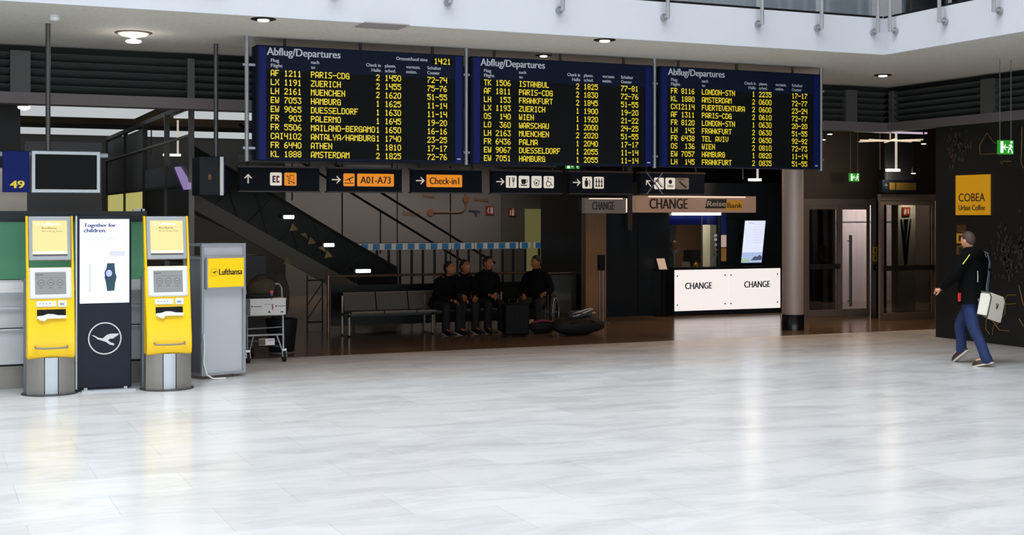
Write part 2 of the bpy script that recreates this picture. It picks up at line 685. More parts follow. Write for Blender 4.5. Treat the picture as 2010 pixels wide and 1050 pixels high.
MB().box(XS - .04, XS + .04, yn, yf, 2.49, 2.54).build('transom', M_DARKG, gs)
MB().box(XS - .06, XS - .02, yn, yf, 3.30, 3.34).build('handrail', M_STEEL, gs)
# grey wall of the stair core, further left
w = MB()
w.box(xy(48, 28.2), xy(200, 28.2), 28.2, 28.4, 0, 3.5)
struct(w.build('wall_stair_core', mat('slate_stair_wall', (100, 100, 105), 0.7, var=0.05)))
struct(MB().box(xy(-40, 23.0), xy(40, 23.0), 23.0, 23.3, 0, 4.12).build('wall_stair_pier', mat('charcoal_pier', (66, 66, 67), 0.7)))
w = MB()
w.box(xy(-40, 17.6), xy(53, 17.6), 17.6, 17.68, 0.0, on_y(20, 330, 17.6).z)
tag(w.build('partition_panel', mat('beige_partition', (214, 205, 192), 0.6)), 'beige partition panel behind the blue 49 sign', 'panel')

# luminous ceiling bands of the rear hall
M_LUM = emis('luminous_ceiling_band', (214, 220, 222), 0.72)
for nm, (ya, yb, xa, xb) in (('front', (24.6, 27.8, -6, 3.9)), ('frontb', (25.8, 27.3, 4.6, 7.6)), ('rear', (32.0, 33.9, -6, 8.2))):
    t = thing('ceiling_light_band', {'front': 'wide white luminous ceiling band over the stair core behind the hung monitor', 'frontb': 'short white luminous ceiling band past the glazed screen',
                                     'rear': 'long white luminous ceiling band above the grey stair wall'}[nm], 'ceiling light')
    t.location = ((xa + xb) / 2, (ya + yb) / 2, 4.0)
    hx, hy = (xb - xa) / 2, (yb - ya) / 2
    MB().box(-hx, hx, -hy, hy, -.02, .02).build('diffuser', M_LUM, t)
    MB().box(-hx - .05, hx + .05, -hy - .05, hy + .05, .02, .12).build('housing', M_DARKG, t)

# ------------------------------------------------------------------ escalator
YS_ = 26.0
pA, pB = on_y(690, 562, YS_), on_y(396, 388, YS_)
sl = (pB.z - pA.z) / (pB.x - pA.x)
es = thing('escalator', 'dark escalator descending behind the direction signs towards the seating', 'escalator', (pA.x, YS_, 0))
Ltop = pB.x - pA.x - .15


def ez(x):
    return pA.z + sl * x


e = MB()
e.prism([(Ltop, ez(Ltop) - .32), (.55, 0.02), (1.9, 0.02), (1.9, .12), (1.0, max(.12, ez(1.0))), (Ltop, ez(Ltop))], 'y', 0, .12)
e.build('truss_side', mat('olive_dark_truss', (104, 96, 82), 0.5, 0.1), es)
e = MB()
e.prism([(Ltop, ez(Ltop) - .30), (1.4, .03), (1.9, .03), (1.0, .1), (Ltop, ez(Ltop) - .1)], 'y', .12, 1.3)
e.build('step_band', M_BLACK, es)
MB().box(Ltop + .05, Ltop + 1.5, .35, 1.2, 0, ez(Ltop + 1.5) - .35).build('support_panel', mat('grey_screen_panel', (92, 92, 95)), es)
e = MB()
e.prism([(Ltop, ez(Ltop)), (1.0, max(.12, ez(1.0))), (1.0, .95), (Ltop, ez(Ltop) + .85)], 'y', .05, .07)
e.build('balustrade_panel', mat('dark_smoked_panel', (20, 23, 21), 0.4, spec=.2), es)
e = MB()
e.tube([(Ltop, .06, ez(Ltop) + .9), (0.7, .06, ez(.7) + .9), (.85, .06, ez(.7) + .78)], .035, 8)
e.build('handrail', M_RUB, es)
M_BRC = mat('dim_brace_metal', (62, 60, 54), .5, .2)
for i in range(5):
    x = -2.75 + i * 0.62
    e = MB()
    e.cyl((x, .03, ez(x) + .04), (x + .50, .03, ez(x + .50) + .82), .016, n=6)
    e.build('brace', M_BRC, es)
    e = MB()
    e.cyl((x + .12, .03, ez(x + .12) + .84), (x + .42, .03, ez(x + .42) + .03), .014, n=6)
    e.build('brace', M_BRC, es)
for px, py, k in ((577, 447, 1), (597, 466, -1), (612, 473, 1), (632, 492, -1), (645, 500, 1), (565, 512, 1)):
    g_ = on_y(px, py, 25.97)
    MB(TR(g_.x - pA.x, -.03, g_.z, 0)).prism([(-.09, -.07 * k), (.09, -.04), (-.03 * k, .09)], 'y', 0, .035).build('gusset', mat('yellow_lit_gusset', (150, 120, 66), .5), es)  # yellow light on the steel bracing put into the tan colour
YH = 29.5
h0, h1 = on_y(690, 379, YH), on_y(860, 483, YH)
hs = (h1.z - h0.z) / (h1.x - h0.x)
st = thing('sloping_railing', 'twin thin dark sloping rails in front of the grey route wall', 'railing', (h0.x, YH, 0))
zz = lambda x: h0.z + hs * x
for dx, nm in ((0, 'a'), (.95, 'b')):
    e = MB()
    e.tube([(-2.6 + dx, dx * .6, zz(-2.6)), (2.9 + dx, dx * .6, zz(2.9) + .0)], .028, 8)
    e.build('handrail', M_BLACK, st)
for i in range(3):
    x = -1.4 + i * 2.1
    e = MB()
    e.cyl((x, 0, max(0, zz(x) - 1.0)), (x, 0, zz(x)), .018, n=6)
    e.build('baluster', M_DARKG, st)
# little glowing white tubes along the escalator
M_TUBE = emis('cool_glowing_tube', (250, 252, 255), 2.2)
for (px, py, wd, lb) in ((567, 426, .2, 'short white glowing tube high beneath the escalator'), (646, 481, .2, 'short white glowing tube at the end of the blue barrier row'), (713, 532, .3, 'short white glowing tube low beside the escalator foot')):
    q = on_y(px, py, 25.85)
    t = thing('lit_tube', lb, 'lamp', q)
    MB().tube([(-wd / 2, 0, 0), (wd / 2, 0, 0)], .035, 8).build('tube', M_TUBE, t)
    MB().box(-wd / 2 - .03, wd / 2 + .03, .03, .205, -.02, .05).build('bracket', M_DARKG, t)
q = on_x(352, 345, XS - .08)
t = thing('light_strip', 'slanting violet light strip on the glazed screen beside the dark gate display', 'light', q, -PI / 2)
MB().prism([(-.5, .16), (-.2, .16), (.75, -.14), (.75, -.24), (.4, -.24)], 'y', 0, .06).build('glow_panel', emis('violet_glow', (170, 150, 205), 0.6), t)
MB().prism([(-.62, .10), (-.5, .16), (.4, -.24), (.25, -.26)], 'y', .02, .06).build('edge_panel', emis('deep_violet_glow', (64, 40, 120), 0.5), t)

# ------------------------------------------------------------------ balustrade along the gallery
M_RAILS = mat('rail_steel', (165, 168, 172), 0.35, 0.6)
M_BGLASS = glassy('balustrade_glass', (0.80, 0.84, 0.88), 0.10)
bal = thing('balustrade', 'steel and glass balustrade along the long white gallery edge', 'balustrade', (0, YE, 4.755))
bal2 = thing('balustrade', 'steel and glass balustrade on the short gallery side past the corner', 'balustrade', (XE, 0, 4.755))


def post(par, x, y, dx, dy):
    p = MB()
    p.tube([(x - dx * .11, y - dy * .11, 1.05), (x - dx * .11, y - dy * .11, -.22)], .026, 8)
    o = p.build('post', M_RAILS, par)
    b = MB()
    b.cyl((x - dx * .12, y - dy * .12, -.2), (x, y, -.2), .02, n=8)
    b.cyl((x - dx * .03, y - dy * .03, -.2), (x, y, -.2), .05, n=12)
    b.build('wall_bracket', M_RAILS, o)


for px in (420, 660, 884, 1104, 1310, 1495, 1612, 1722):
    post(bal, on_y(px, 20, YE - .1).x, 0, 0, 1)
ypost = [on_x(px, 20, XE - .1).y for px in (1748, 1845, 1952, 2090)]
for y in ypost:
    post(bal2, 0, y, 1, 0)
xs = [on_y(px, 20, YE).x for px in (420, 660, 884, 1104, 1310, 1495, 1612, 1722)]
xs = [X0 + .3] + xs
for a, b in zip(xs, xs[1:]):
    MB().box(a + .04, b - .04, .06, .075, .03, .95).build('glass_pane', M_BGLASS, bal)
for a, b in zip(ypost, ypost[1:]):
    MB().box(.06, .075, b + .04, a - .04, .03, .95).build('glass_pane', M_BGLASS, bal2)
MB().box(X0, XE, .03, .11, 0, .035).build('glass_shoe', M_BLACK, bal)
MB().box(.03, .11, Y0, YE + .05, 0, .035).build('glass_shoe', M_BLACK, bal2)
MB().tube([(X0, -.11, 1.05), (XE - .11, -.11, 1.05)], .03, 8).build('top_rail', M_RAILS, bal)
MB().tube([(-.11, Y0, 1.05), (-.11, YE - .11, 1.05)], .03, 8).build('top_rail', M_RAILS, bal2)

# ------------------------------------------------------------------ soffit fittings
M_BULB = emis('downlight_glow', (255, 250, 240), 3.0)


def downlight(px, py, label, ceil=ZC, r=.13, power=4.0):
    d = (ceil - EYE) * FPX / (HZ - py)
    q = wpt(px, py, d)
    t = thing('downlight', label, 'ceiling light', q, group=None)
    MB().lathe([(r, -.012), (r + .015, -.006), (r + .015, .0)], n=24).build('trim_ring', M_BLACK, t)
    MB().lathe([(r * .45, -.028), (r * .52, -.02), (r * .52, -.012)], n=20).build('bulb', M_BULB, t)
    if power:
        lamp('downlight_lamp', 'SPOT', (0, 0, -.06), power, (1, .76, .54), size=.06, spot=math.radians(120), parent=t)
    return t


downlight(517, 37, 'recessed downlight in the soffit above the first departures board', power=20)
downlight(1187, 78, 'recessed downlight in the soffit above the second departures board', power=20)
downlight(1067, 108, 'small recessed downlight just above the top of the second departures board', r=.1, power=20)
downlight(1733, 147, 'recessed downlight in the soffit near the louvered corner', power=60)
q = wpt(262, 66, (ZC - EYE) * FPX / (HZ - 64))
t = thing('emergency_lamp', 'round white ceiling lamp with a hanging lens over the check-in machines', 'ceiling light', (q.x, q.y, ZC))
MB().lathe([(.06, -.06), (.15, -.04), (.185, -.015), (.19, 0)], n=28).build('dish', emis('white_lamp_dish', (255, 246, 232), .9), t)
MB().lathe([(.02, -.13), (.08, -.125), (.10, -.11), (.09, -.095), (.03, -.08), (.03, -.05)], n=20).build('lens', emis('lamp_lens', (255, 250, 244), 1.2), t)
MB().lathe([(.19, -.012), (.225, -.008), (.225, 0)], n=28).build('ceiling_ring', mat('rust_grey_ring', (92, 76, 66), .7), t)
lamp('emergency_lamp_light', 'POINT', (0, 0, -.3), 5.0, (1, .93, .85), size=.12, parent=t)
q = wpt(107, 36, (ZC - EYE) * FPX / (HZ - 30))
t = thing('smoke_detector', 'small white smoke detector on the soffit by the monitor pole', 'smoke detector', (q.x, q.y, ZC))
MB().lathe([(.03, -.06), (.05, -.05), (.055, -.03)], n=20).build('sensor', M_WHITE, t)
MB().lathe([(.055, -.03), (.06, -.02), (.06, 0)], n=20).build('base', M_PALE, t)
q = wpt(750, 50, (ZC - EYE) * FPX / (HZ - 50))
t = thing('ceiling_hatch', 'flat grey rectangular access hatch in the concrete soffit', 'hatch', (q.x, q.y, ZC))
MB().box(-.27, .27, -.22, .22, -.012, 0).build('hatch_panel', mat('grey_hatch', (146, 142, 140), .6), t)

# ------------------------------------------------------------------ column
q = wpt(1556, HZ, 23.3) - Vector((0, .18, EYE))
c_ = MB()
c_.lathe([(.185, .27), (.185, 4.12)], (q.x, q.y + .18, 0), 32)
struct(c_.build('column', mat('grey_brown_column', (186, 172, 166), .5, .2, var=.04)))
c_ = MB()
c_.lathe([(.2, 0), (.2, .26), (.19, .275)], (q.x, q.y + .18, 0), 32)
struct(c_.build('column_base', mat('blackened_steel_collar', (44, 42, 42), .25, .7, var=.2, scale=8)))
COLX, COLY = q.x, q.y + .18

# ================================================================== DEPARTURE BOARDS
F57 = dict(A='7E1111117E', B='7F49494936', C='3E41414122', D='7F4141413E', E='7F49494941', F='7F09090901', G='3E4149497A', H='7F0808087F', I='00417F4100',
           J='2040413F01', K='7F08142241', L='7F40404040', M='7F0204027F', N='7F0408107F', O='3E4141413E', P='7F09090906', R='7F09192946', S='4649494931',
           T='01017F0101', U='3F4040403F', V='1F2040201F', W='3F4038403F', X='6314081463', Y='0708700807', Z='6151494543')
F57.update({'0': '3E4141413E', '1': '00427F4000', '2': '4261514946', '3': '2141454B31', '4': '0F0808087F', '5': '2745454539', '6': '3C4A494930', '7': '0171090503',
            '8': '3649494936', '9': '064949291E', '-': '0808080808', '/': '2010080402', ':': '0036360000', ' ': '0000000000'})
PITCH = 0.0573


def dots(mb, s, x, z, h=0.078, w=0.047, y=0.0):
    dw, dh = w / 5, h / 7
    for ch in s:
        g = [int(F57[ch][2 * i:2 * i + 2], 16) for i in range(5)]
        for row in range(7):
            i = 0
            while i < 5:
                if g[i] >> row & 1:
                    j = i
                    while j < 5 and g[j] >> row & 1:
                        j += 1
                    zt = z + h - row * dh
                    a, b = x + i * dw - .001, x + j * dw + .0005
                    mb.poly([(a, y, zt - dh * .97), (b, y, zt - dh * .97), (b, y, zt), (a, y, zt)])
                    i = j
                else:
                    i += 1
        x += PITCH


M_DOT = emis('amber_yellow_flap_letters', (232, 208, 44), .95)
M_BTXT = mat('pale_board_lettering', (196, 202, 214), .6, var=.02)
M_MATTE = mat('matte_black_flap_field', (12, 17, 16), .7, var=.05, spec=.12)
M_BNAVY = mat('board_navy', (9, 20, 44), .6, var=.05, spec=.15)
M_BBLUE = mat('board_blue_edge', (9, 22, 92), .5, var=.05, spec=.2)
M_POST = mat('board_post_steel', (152, 156, 162), .4, .5)
BY, BW, BZ0, BZ1 = 16.4, 2.79, 2.705, 4.14
ROWS = [
    [('AF 1211', 'PARIS-CDG', '2', '1450', '72-74'), ('LX 1191', 'ZUERICH', '2', '1455', '75-76'), ('LH 2161', 'MUENCHEN', '2', '1620', '51-55'), ('EW 7053', 'HAMBURG', '1', '1625', '11-14'),
     ('EW 9065', 'DUESSELDORF', '1', '1630', '11-14'), ('FR  903', 'PALERMO', '1', '1645', '19-20'), ('FR 5506', 'MAILAND-BERGAMO', '1', '1650', '16-16'),
     ('CAI4102', 'ANTALYA/HAMBURG', '1', '1740', '23-25'), ('FR 6440', 'ATHEN', '1', '1810', '17-17'), ('KL 1888', 'AMSTERDAM', '2', '1825', '72-76')],
    [('TK 1506', 'ISTANBUL', '2', '1825', '77-81'), ('AF 1811', 'PARIS-CDG', '2', '1830', '72-76'), ('LH  153', 'FRANKFURT', '2', '1845', '51-55'), ('LX 1193', 'ZUERICH', '1', '1900', '19-20'),
     ('OS  140', 'WIEN', '1', '1920', '21-22'), ('LO  360', 'WARSCHAU', '1', '2000', '24-25'), ('LH 2163', 'MUENCHEN', '2', '2020', '51-55'), ('FR 6436', 'PALMA', '1', '2040', '17-17'),
     ('EW 9067', 'DUESSELDORF', '1', '2055', '11-14'), ('EW 7051', 'HAMBURG', '1', '2055', '11-14')],
    [('FR 8116', 'LONDON-STN', '1', '2235', '17-17'), ('KL 1880', 'AMSTERDAM', '2', '0600', '72-77'), ('CXI2114', 'FUERTEVENTURA', '2', '0600', '23-24'), ('AF 1311', 'PARIS-CDG', '2', '0610', '72-77'),
     ('FR 8120', 'LONDON-STN', '1', '0630', '20-20'), ('LH  143', 'FRANKFURT', '2', '0630', '51-55'), ('FR 6438', 'TEL AVIV', '2', '0650', '92-92'), ('OS  136', 'WIEN', '2', '0810', '72-73'),
     ('EW 7057', 'HAMBURG', '1', '0820', '11-14'), ('LH  145', 'FRANKFURT', '2', '0835', '51-55')]]
BX = [xy(503, BY), xy(925, BY), xy(1295, BY)]
BL = ['hanging navy departures board with the 14:21 clock and PARIS-CDG in its first row',
      'hanging navy departures board whose first row is ISTANBUL, between two others',
      'hanging navy departures board whose first row is LONDON-STN, beside the grey column']
for bi in range(3):
    t = thing('departure_board', BL[bi], 'departure board', (BX[bi], BY, BZ0))
    H = BZ1 - BZ0
    MB().box(0, BW, .0, .26, 0, H).build('cabinet', M_BNAVY, t, bevel=.012)
    MB().box(.13, 2.66, -.004, 0, .03, 1.115).build('flap_field', M_MATTE, t)
    MB().box(.035, .125, -.003, 0, .0, H - .02).build('edge_strip', M_BBLUE, t)
    MB().box(2.665, 2.755, -.003, 0, .0, H - .02).build('edge_strip', M_BBLUE, t)
    h = MB()
    zo = -BZ0
    h.text('Abflug/Departures', .135, 4.017 + zo, .094, .95, y=-.004, bold=.007)
    h.build('title', M_BTXT, t)
    for (a, b, x, al) in (('Flug', 'Flight', .185, 'l'), ('nach', 'to', .70, 'l'), ('Check in', 'Halle', 1.625, 'r'), ('planm.', 'sched.', 1.685, 'l'), ('vorauss.', 'estim.', 1.975, 'l'), ('Schalter', 'Counter', 2.27, 'l')):
        kw = dict(y=-.004, align=al, bold=.003)
        h = MB()
        h.text(a, x, 3.932 + zo, .042, .0245 * len(a) * (1.0 if len(a) > 4 else 1.05), **kw)
        h.text(b, x, 3.868 + zo, .042, .0245 * len(b) * (1.0 if len(b) > 4 else 1.05), **kw)
        h.build('column_heading', M_BTXT, t)
    if bi == 0:
        h = MB()
        h.text('Ortszeit/local time', 1.84, 4.035 + zo, .042, .43, y=-.004, bold=.003)
        h.build('clock_caption', M_BTXT, t)
    MB().box(2.69, 2.74, -.005, -.0035, .045, .06).build('maker_mark', M_BTXT, t)
    if bi == 0:
        c = MB()
        c.box(2.34, 2.62, -.006, 0, 1.29, 1.385)
        c.build('clock_window', M_MATTE, t)
        c = MB()
        dots(c, '14', 2.365, 1.30, y=-.008)
        dots(c, ':', 2.365 + .085, 1.30, y=-.008)
        dots(c, '21', 2.365 + .128, 1.30, y=-.008)
        c.build('clock_digits', M_DOT, t)
    for i, (fn, dst, ha, ti, co) in enumerate(ROWS[bi]):
        z = 3.755 - i * .1128 + zo
        for s_, x, nm in ((fn, .182, 'flight_number'), (dst, .698, 'destination'), (ha, 1.563, 'hall_number'), (ti, 1.683, 'departure_time'), (co, 2.268, 'counter_numbers')):
            d = MB()
            dots(d, s_, x, z, y=-.0065)
            d.build(nm, M_DOT, t)
    for x in ((-.105,) if bi == 0 else ()) + (BW + .055,):
        p = MB()
        p.cyl((x, .06, -.02), (x, .06, ZC - BZ0), .027, n=12)
        po = p.build('post', M_POST, t)
        b = MB()
        for z in (.13, 1.17):
            b.box(x - .05, x + (.11 if x < 0 else .05), .045, .075, z, z + .03)
        b.build('bracket', M_POST, po)
    for x in (.4, 1.4, 2.4):
        MB().cyl((x, .16, H), (x, .16, ZC - BZ0), .02, n=8).build('hanger', M_DARKG, t)

# ================================================================== DIRECTION SIGNS
SY = 21.0
M_SGN = mat('sign_dark_navy', (12, 22, 34), .55, var=.05, spec=.15)
M_SFR = mat('sign_frame_bronze', (80, 74, 74), .45, .4)
M_PICT = emis('backlit_white_pictogram', (222, 214, 200), .85)
M_ORNG = emis('backlit_orange_field', (232, 138, 22), .85)
M_ARW = emis('backlit_arrow', (205, 192, 178), .85)


def arrow(mb, cx, cz, s, ang, y):
    R = Matrix.Rotation(ang, 2)
    for poly in ([(-s, -.13 * s), (.8 * s, -.13 * s), (.8 * s, .13 * s), (-s, .13 * s)],
                 [(.1 * s, .9 * s), (.1 * s, .55 * s), (.7 * s, -.02 * s), (1.05 * s, 0)], [(.1 * s, -.9 * s), (.1 * s, -.55 * s), (.7 * s, .02 * s), (1.05 * s, 0)]):
        mb.prism([tuple((R @ Vector(p)) + Vector((cx, cz))) for p in poly], 'y', y, y - .003)


def pic(mb, kind, cx, cz, s, y):
    """Pictogram artwork around (cx, cz); s = half size."""
    def P(pts):
        mb.prism([(cx + a * s, cz + b * s) for a, b in pts], 'y', y, y - .002)

    def D(a, b, r):
        P([(a + r * math.cos(k * PI / 6), b + r * math.sin(k * PI / 6)) for k in range(12)])

    def Lw(pts, w):
        mb.tube([(cx + a * s, y, cz + b * s) for a, b in pts], w * s, 6)
    if kind == 'cutlery':
        P([(-.45, .75), (-.25, .75), (-.25, -.8), (-.42, -.8)])
        P([(.15, .75), (.25, .75), (.25, .15), (.15, .1)])
        P([(.5, .75), (.6, .75), (.6, .1), (.5, .15)])
        P([(.32, .75), (.43, .75), (.43, -.8), (.32, -.8)])
        P([(.15, .2), (.6, .2), (.5, 0), (.25, 0)])
    elif kind == 'cup':
        P([(-.55, .45), (.35, .45), (.3, -.2), (.15, -.4), (-.35, -.4), (-.5, -.2)])
        Lw([(.35, .3), (.6, .25), (.6, -.05), (.3, -.15)], .07)
        P([(-.7, -.5), (.6, -.5), (.5, -.68), (-.6, -.68)])
    elif kind == 'baby':
        Lw([(-.5, .2), (-.45, -.4), (-.1, -.65), (.3, -.6), (.5, -.2), (.5, .4)], .07)
        Lw([(-.25, .55), (-.15, .1), (.1, .5), (.3, .05)], .06)
        D(-.05, -.2, .2)
    elif kind == 'wheelchair':
        D(-.15, .72, .14)
        Lw([(-.15, .5), (-.12, 0), (.35, -.02), (.5, -.5), (.7, -.5)], .09)
        Lw([(-.25, .2), (-.5, -.1), (-.5, -.5), (-.2, -.75), (.15, -.7), (.3, -.4)], .07)
        Lw([(.2, .55), (.5, .55)], .06)
    elif kind == 'waiting':
        D(-.2, .62, .2)
        P([(-.5, .4), (.1, .4), (.2, -.1), (.05, -.8), (-.45, -.8), (-.55, 0)])
        Lw([(.35, .5), (.6, .1), (.4, -.2), (.6, -.75)], .08)
    elif kind == 'people':
        for a in (-.55, 0, .55):
            for b in (.05, -.75):
                D(a, b + .6, .14)
                P([(a - .08, b + .45), (a + .08, b + .45), (a + .25, b), (a - .25, b)])
    elif kind == 'escalator':
        Lw([(-.8, .5), (-.5, .5), (.45, -.6), (.8, -.6)], .1)
        Lw([(-.55, .75), (-.35, .7), (.6, -.35)], .05)
        D(-.15, .5, .14)
    elif kind == 'globe':
        D(0, .3, .38)
        P([(-.6, -.3), (.6, -.3), (.6, -.42), (-.6, -.42)])
        P([(-.5, -.55), (.5, -.55), (.5, -.66), (-.5, -.66)])
    elif kind == 'ramp':
        P([(-.6, .25), (-.35, .3), (.65, -.45), (.5, -.6)])
        P([(-.7, .62), (.3, .62), (.3, .54), (-.7, .54)])
    elif kind == 'plane':
        P([(-.85, -.15), (-.7, -.2), (-.5, -.1), (.5, .28), (.85, .5), (.8, .62), (.5, .5), (-.55, .02)])
        P([(-.1, .15), (.15, .2), (.3, -.45), (.2, -.45)])
        P([(-.85, -.5), (.8, -.5), (.8, -.62), (-.85, -.62)])
    elif kind == 'trolley':
        Lw([(-.7, .5), (-.4, .5), (-.3, -.3), (.7, -.55)], .07)
        Lw([(-.1, .6), (.5, .6), (.55, -.15), (-.1, -.05), (-.1, .6)], .06)
        D(-.25, -.62, .13)
        D(.55, -.7, .1)
    elif kind == 'card':
        P([(-.6, .55), (-.05, .55), (-.05, .3), (-.35, .3), (-.35, .1), (-.1, .1), (-.1, -.1), (-.35, -.1), (-.35, -.35), (-.05, -.35), (-.05, -.6), (-.6, -.6)])


def sign(x0, x1, label, items, top=330, bot=374, arrow_at=None, ang=0):
    a, b = on_y(x0, bot, SY), on_y(x1, bot, SY)
    W, z0, z1 = b.x - a.x, 2.405, 2.775
    t = thing('direction_sign', label, 'sign', (a.x, SY, z0))
    H = z1 - z0
    MB().box(0, W, 0, .14, 0, H).build('sign_box', M_SGN, t, bevel=.006)
    fr = MB()
    fr.box(-.02, W + .02, -.006, .15, H, H + .03)
    fr.box(-.02, W + .02, -.006, .15, -.02, 0)
    fr.build('frame', M_SFR, t)
    for x in (.15, W - .15):
        MB().cyl((x, .07, H + .03), (x, .07, 4.12 - z0), .018, n=8).build('hanger', M_DARKG, t)
    lx = lambda px: on_y(px, 352, SY).x - a.x
    if arrow_at:
        m = MB()
        arrow(m, lx(arrow_at), .19, .075, ang, -.001)
        m.build('arrow', M_ARW, t)
    for it in items:
        kind, p0, p1 = it[0], lx(it[1]), lx(it[2])
        zc, hh = .19, .105
        if kind == 'text':
            f = MB()
            f.prism([(x, z) for x, z in rrect(p0, p1, zc - hh, zc + hh, .02)], 'y', 0, -.005)
            fo = f.build('text_field', M_ORNG, t)
            m = MB()
            m.text(it[3], (p0 + p1) / 2, zc - .055, .112, (p1 - p0) * .82, y=-.0065, align='c', bold=.007)
            m.build('lettering', M_INK, fo)
        else:
            f = MB()
            f.prism(rrect(p0, p1, zc - hh, zc + hh, .022), 'y', 0, -.005)
            fo = f.build('pictogram_tile', it[3], t)
            m = MB()
            pic(m, kind, (p0 + p1) / 2, zc, (p1 - p0) / 2, -.0055)
            m.build('pictogram', M_INK if kind != 'card' else mat('card_navy', (24, 36, 90), .5), fo)
            if kind == 'card':
                m = MB()
                c_, s_ = (p0 + p1) / 2, (p1 - p0) / 2
                m.prism([(c_ + a * s_, zc + b * s_) for a, b in [(.6, .55), (.05, .55), (.05, -.6), (.6, -.6), (.6, -.3), (.3, -.3), (.3, .25), (.6, .25)]], 'y', -.0055, -.0075)
                m.build('red_letter', mat('card_red', (190, 30, 34), .5), fo)
    return t


sign(470, 627, 'dark direction sign with an up arrow beside white and orange tiles', [('card', 530, 553, M_PICT), ('trolley', 558, 582, M_ORNG)], arrow_at=487, ang=PI / 2)
sign(645, 789, 'dark direction sign reading A01-A73 with an orange takeoff tile', [('plane', 674, 696, M_ORNG), ('text', 701, 773, 'A01-A73')], arrow_at=660)
sign(809, 946, 'dark direction sign reading Check-in1 on an orange field', [('text', 837, 907, 'Check-in1')], arrow_at=825)
sign(967, 1102, 'dark direction sign with cutlery, cup, baby and wheelchair tiles', [('cutlery', 993, 1014, M_PICT), ('cup', 1018, 1039, M_PICT), ('baby', 1043, 1063, M_PICT), ('wheelchair', 1067, 1087, M_PICT)], arrow_at=982)
sign(1118, 1241, 'dark direction sign with waiting room and meeting point tiles', [('waiting', 1143, 1162, M_PICT), ('people', 1166, 1185, M_PICT)], arrow_at=1132)
M_TILEG = mat('grey_sign_tile', (140, 134, 130), .6)
t6 = sign(1258, 1383, 'dark direction sign crossed out with tape over its slanting arrow', [('escalator', 1284, 1303, M_PICT), ('globe', 1306, 1325, M_PICT), ('ramp', 1326, 1352, M_TILEG)], arrow_at=1273, ang=math.radians(130))
m = MB()
for sgn in (1, -1):
    m.prism([(.10, .19 + sgn * .2), (.13, .19 + sgn * .2), (.47, .19 - sgn * .2), (.44, .19 - sgn * .2)], 'y', -.008, -.009)
m.build('crossed_tape', mat('lilac_tape', (120, 116, 150), .6), t6)
# truss bar the signs line up under
tb = thing('suspended_bar', 'long grey ceiling suspended bar just above the row of direction signs', 'bar', (xy(466, 21.4), 21.4, 2.93))
MB().box(0, xy(1090, 21.4) - xy(466, 21.4), -.04, .04, -.06, .06).build('bar', M_GREYL, tb)
for i in range(5):
    x = .3 + i * 1.0
    MB().cyl((x, 0, .06), (x, 0, 4.12 - 2.93), .015, n=8).build('hanger', M_DARKG, tb)


def exit_sign(px, py, Y, w, h, label, ztop, plane='y', flip=False, run=True):
    q = on_y(px, py, Y) if plane == 'y' else on_x(px, py, Y)
    t = thing('exit_sign', label, 'exit sign', q, 0 if plane == 'y' else -PI / 2)
    MB().box(-w / 2, w / 2, 0, .05, -h / 2, h / 2).build('green_panel', emis('exit_green', (36, 148, 40), .9), t)
    m = MB()
    k = -1 if flip else 1
    X = lambda a: k * a * w / 2
    m.prism([(X(-.9), -.42 * h), (X(-.5), -.42 * h), (X(-.5), .42 * h), (X(-.9), .42 * h)], 'y', -.001, -.004)
    arrow(m, X(-.12), 0, h * .26, PI if k == 1 else 0, -.002)
    m.tube([(X(.62), -.002, .2 * h), (X(.5), -.002, -.05 * h), (X(.3), -.002, -.15 * h), (X(.2), -.002, -.4 * h)], .05 * h, 5)
    m.tube([(X(.5), -.002, -.05 * h), (X(.68), -.002, -.2 * h), (X(.8), -.002, -.42 * h)], .05 * h, 5)
    m.tube([(X(.3), -.002, .12 * h), (X(.58), -.002, .2 * h), (X(.8), -.002, -.02 * h)], .04 * h, 5)
    m.sph((X(.66), -.003, .36 * h), .09 * h, 8, 6)
    m.build('running_figure', emis('exit_white', (236, 248, 232), 1.0), t)
    for a in (-.4, .4):
        MB().cyl((a * w, .025, h / 2), (a * w, .025, ztop - q.z), .006, n=6).build('hanging_rod', M_GREYL, t)


exit_sign(1125, 327, 22.0, .27, .08, 'slim green exit sign under the middle departures board', 4.12)
exit_sign(1678, 348, 21.0, .22, .16, 'green exit sign above the open lit doorway', 4.12)
exit_sign(1976, 289, 14.5, .26, .20, 'green exit sign hanging on rods in front of the black coffee shop wall', ZC, flip=False)

# ================================================================== HUNG MONITORS AND GATE SIGN
MY = 16.3
a, b = on_y(62, 378, MY), on_y(197, 298, MY)
t = thing('hanging_monitor', 'blank wide monitor with a silver frame hung on a pole beside the blue 49 sign', 'monitor', (a.x, MY, a.z))
W, H = b.x - a.x, b.z - a.z
MB().box(0, W, .0, .09, 0, H).build('housing', M_ALU, t, bevel=.006)
MB().box(.04, W - .04, -.006, 0, .04, H - .04).build('screen', mat('blank_screen', (12, 17, 16), .5, spec=.12), t)
px_ = on_y(95, 298, MY).x - a.x
MB().cyl((px_, .05, H), (px_, .05, ZC - a.z), .028, n=12).build('pole', M_STEELD, t)
MB().cyl((on_y(-60, 300, MY).x - a.x, .13, H - .04), (on_y(214, 300, MY).x - a.x, .13, H - .04), .028, n=12).build('cross_tube', M_ALU, t)
a, b = on_y(5, 377, MY), on_y(61, 297, MY)
t = thing('counter_sign', 'square blue sign with yellow 49 beside the blank monitor', 'sign', (a.x, MY - .01, a.z))
MB().box(0, b.x - a.x - .02, 0, .08, 0, b.z - a.z).build('sign_box', mat('royal_blue_sign', (10, 28, 104), .5, spec=.15), t, bevel=.006)
m = MB()
m.text('49', on_y(20, 370, MY).x - a.x, on_y(20, 369, MY).z - a.z, .085, .15, y=-.004, bold=.012)
m.build('digits', mat('yellow_digits', (244, 224, 48), .5), t)
MY2 = 17.3
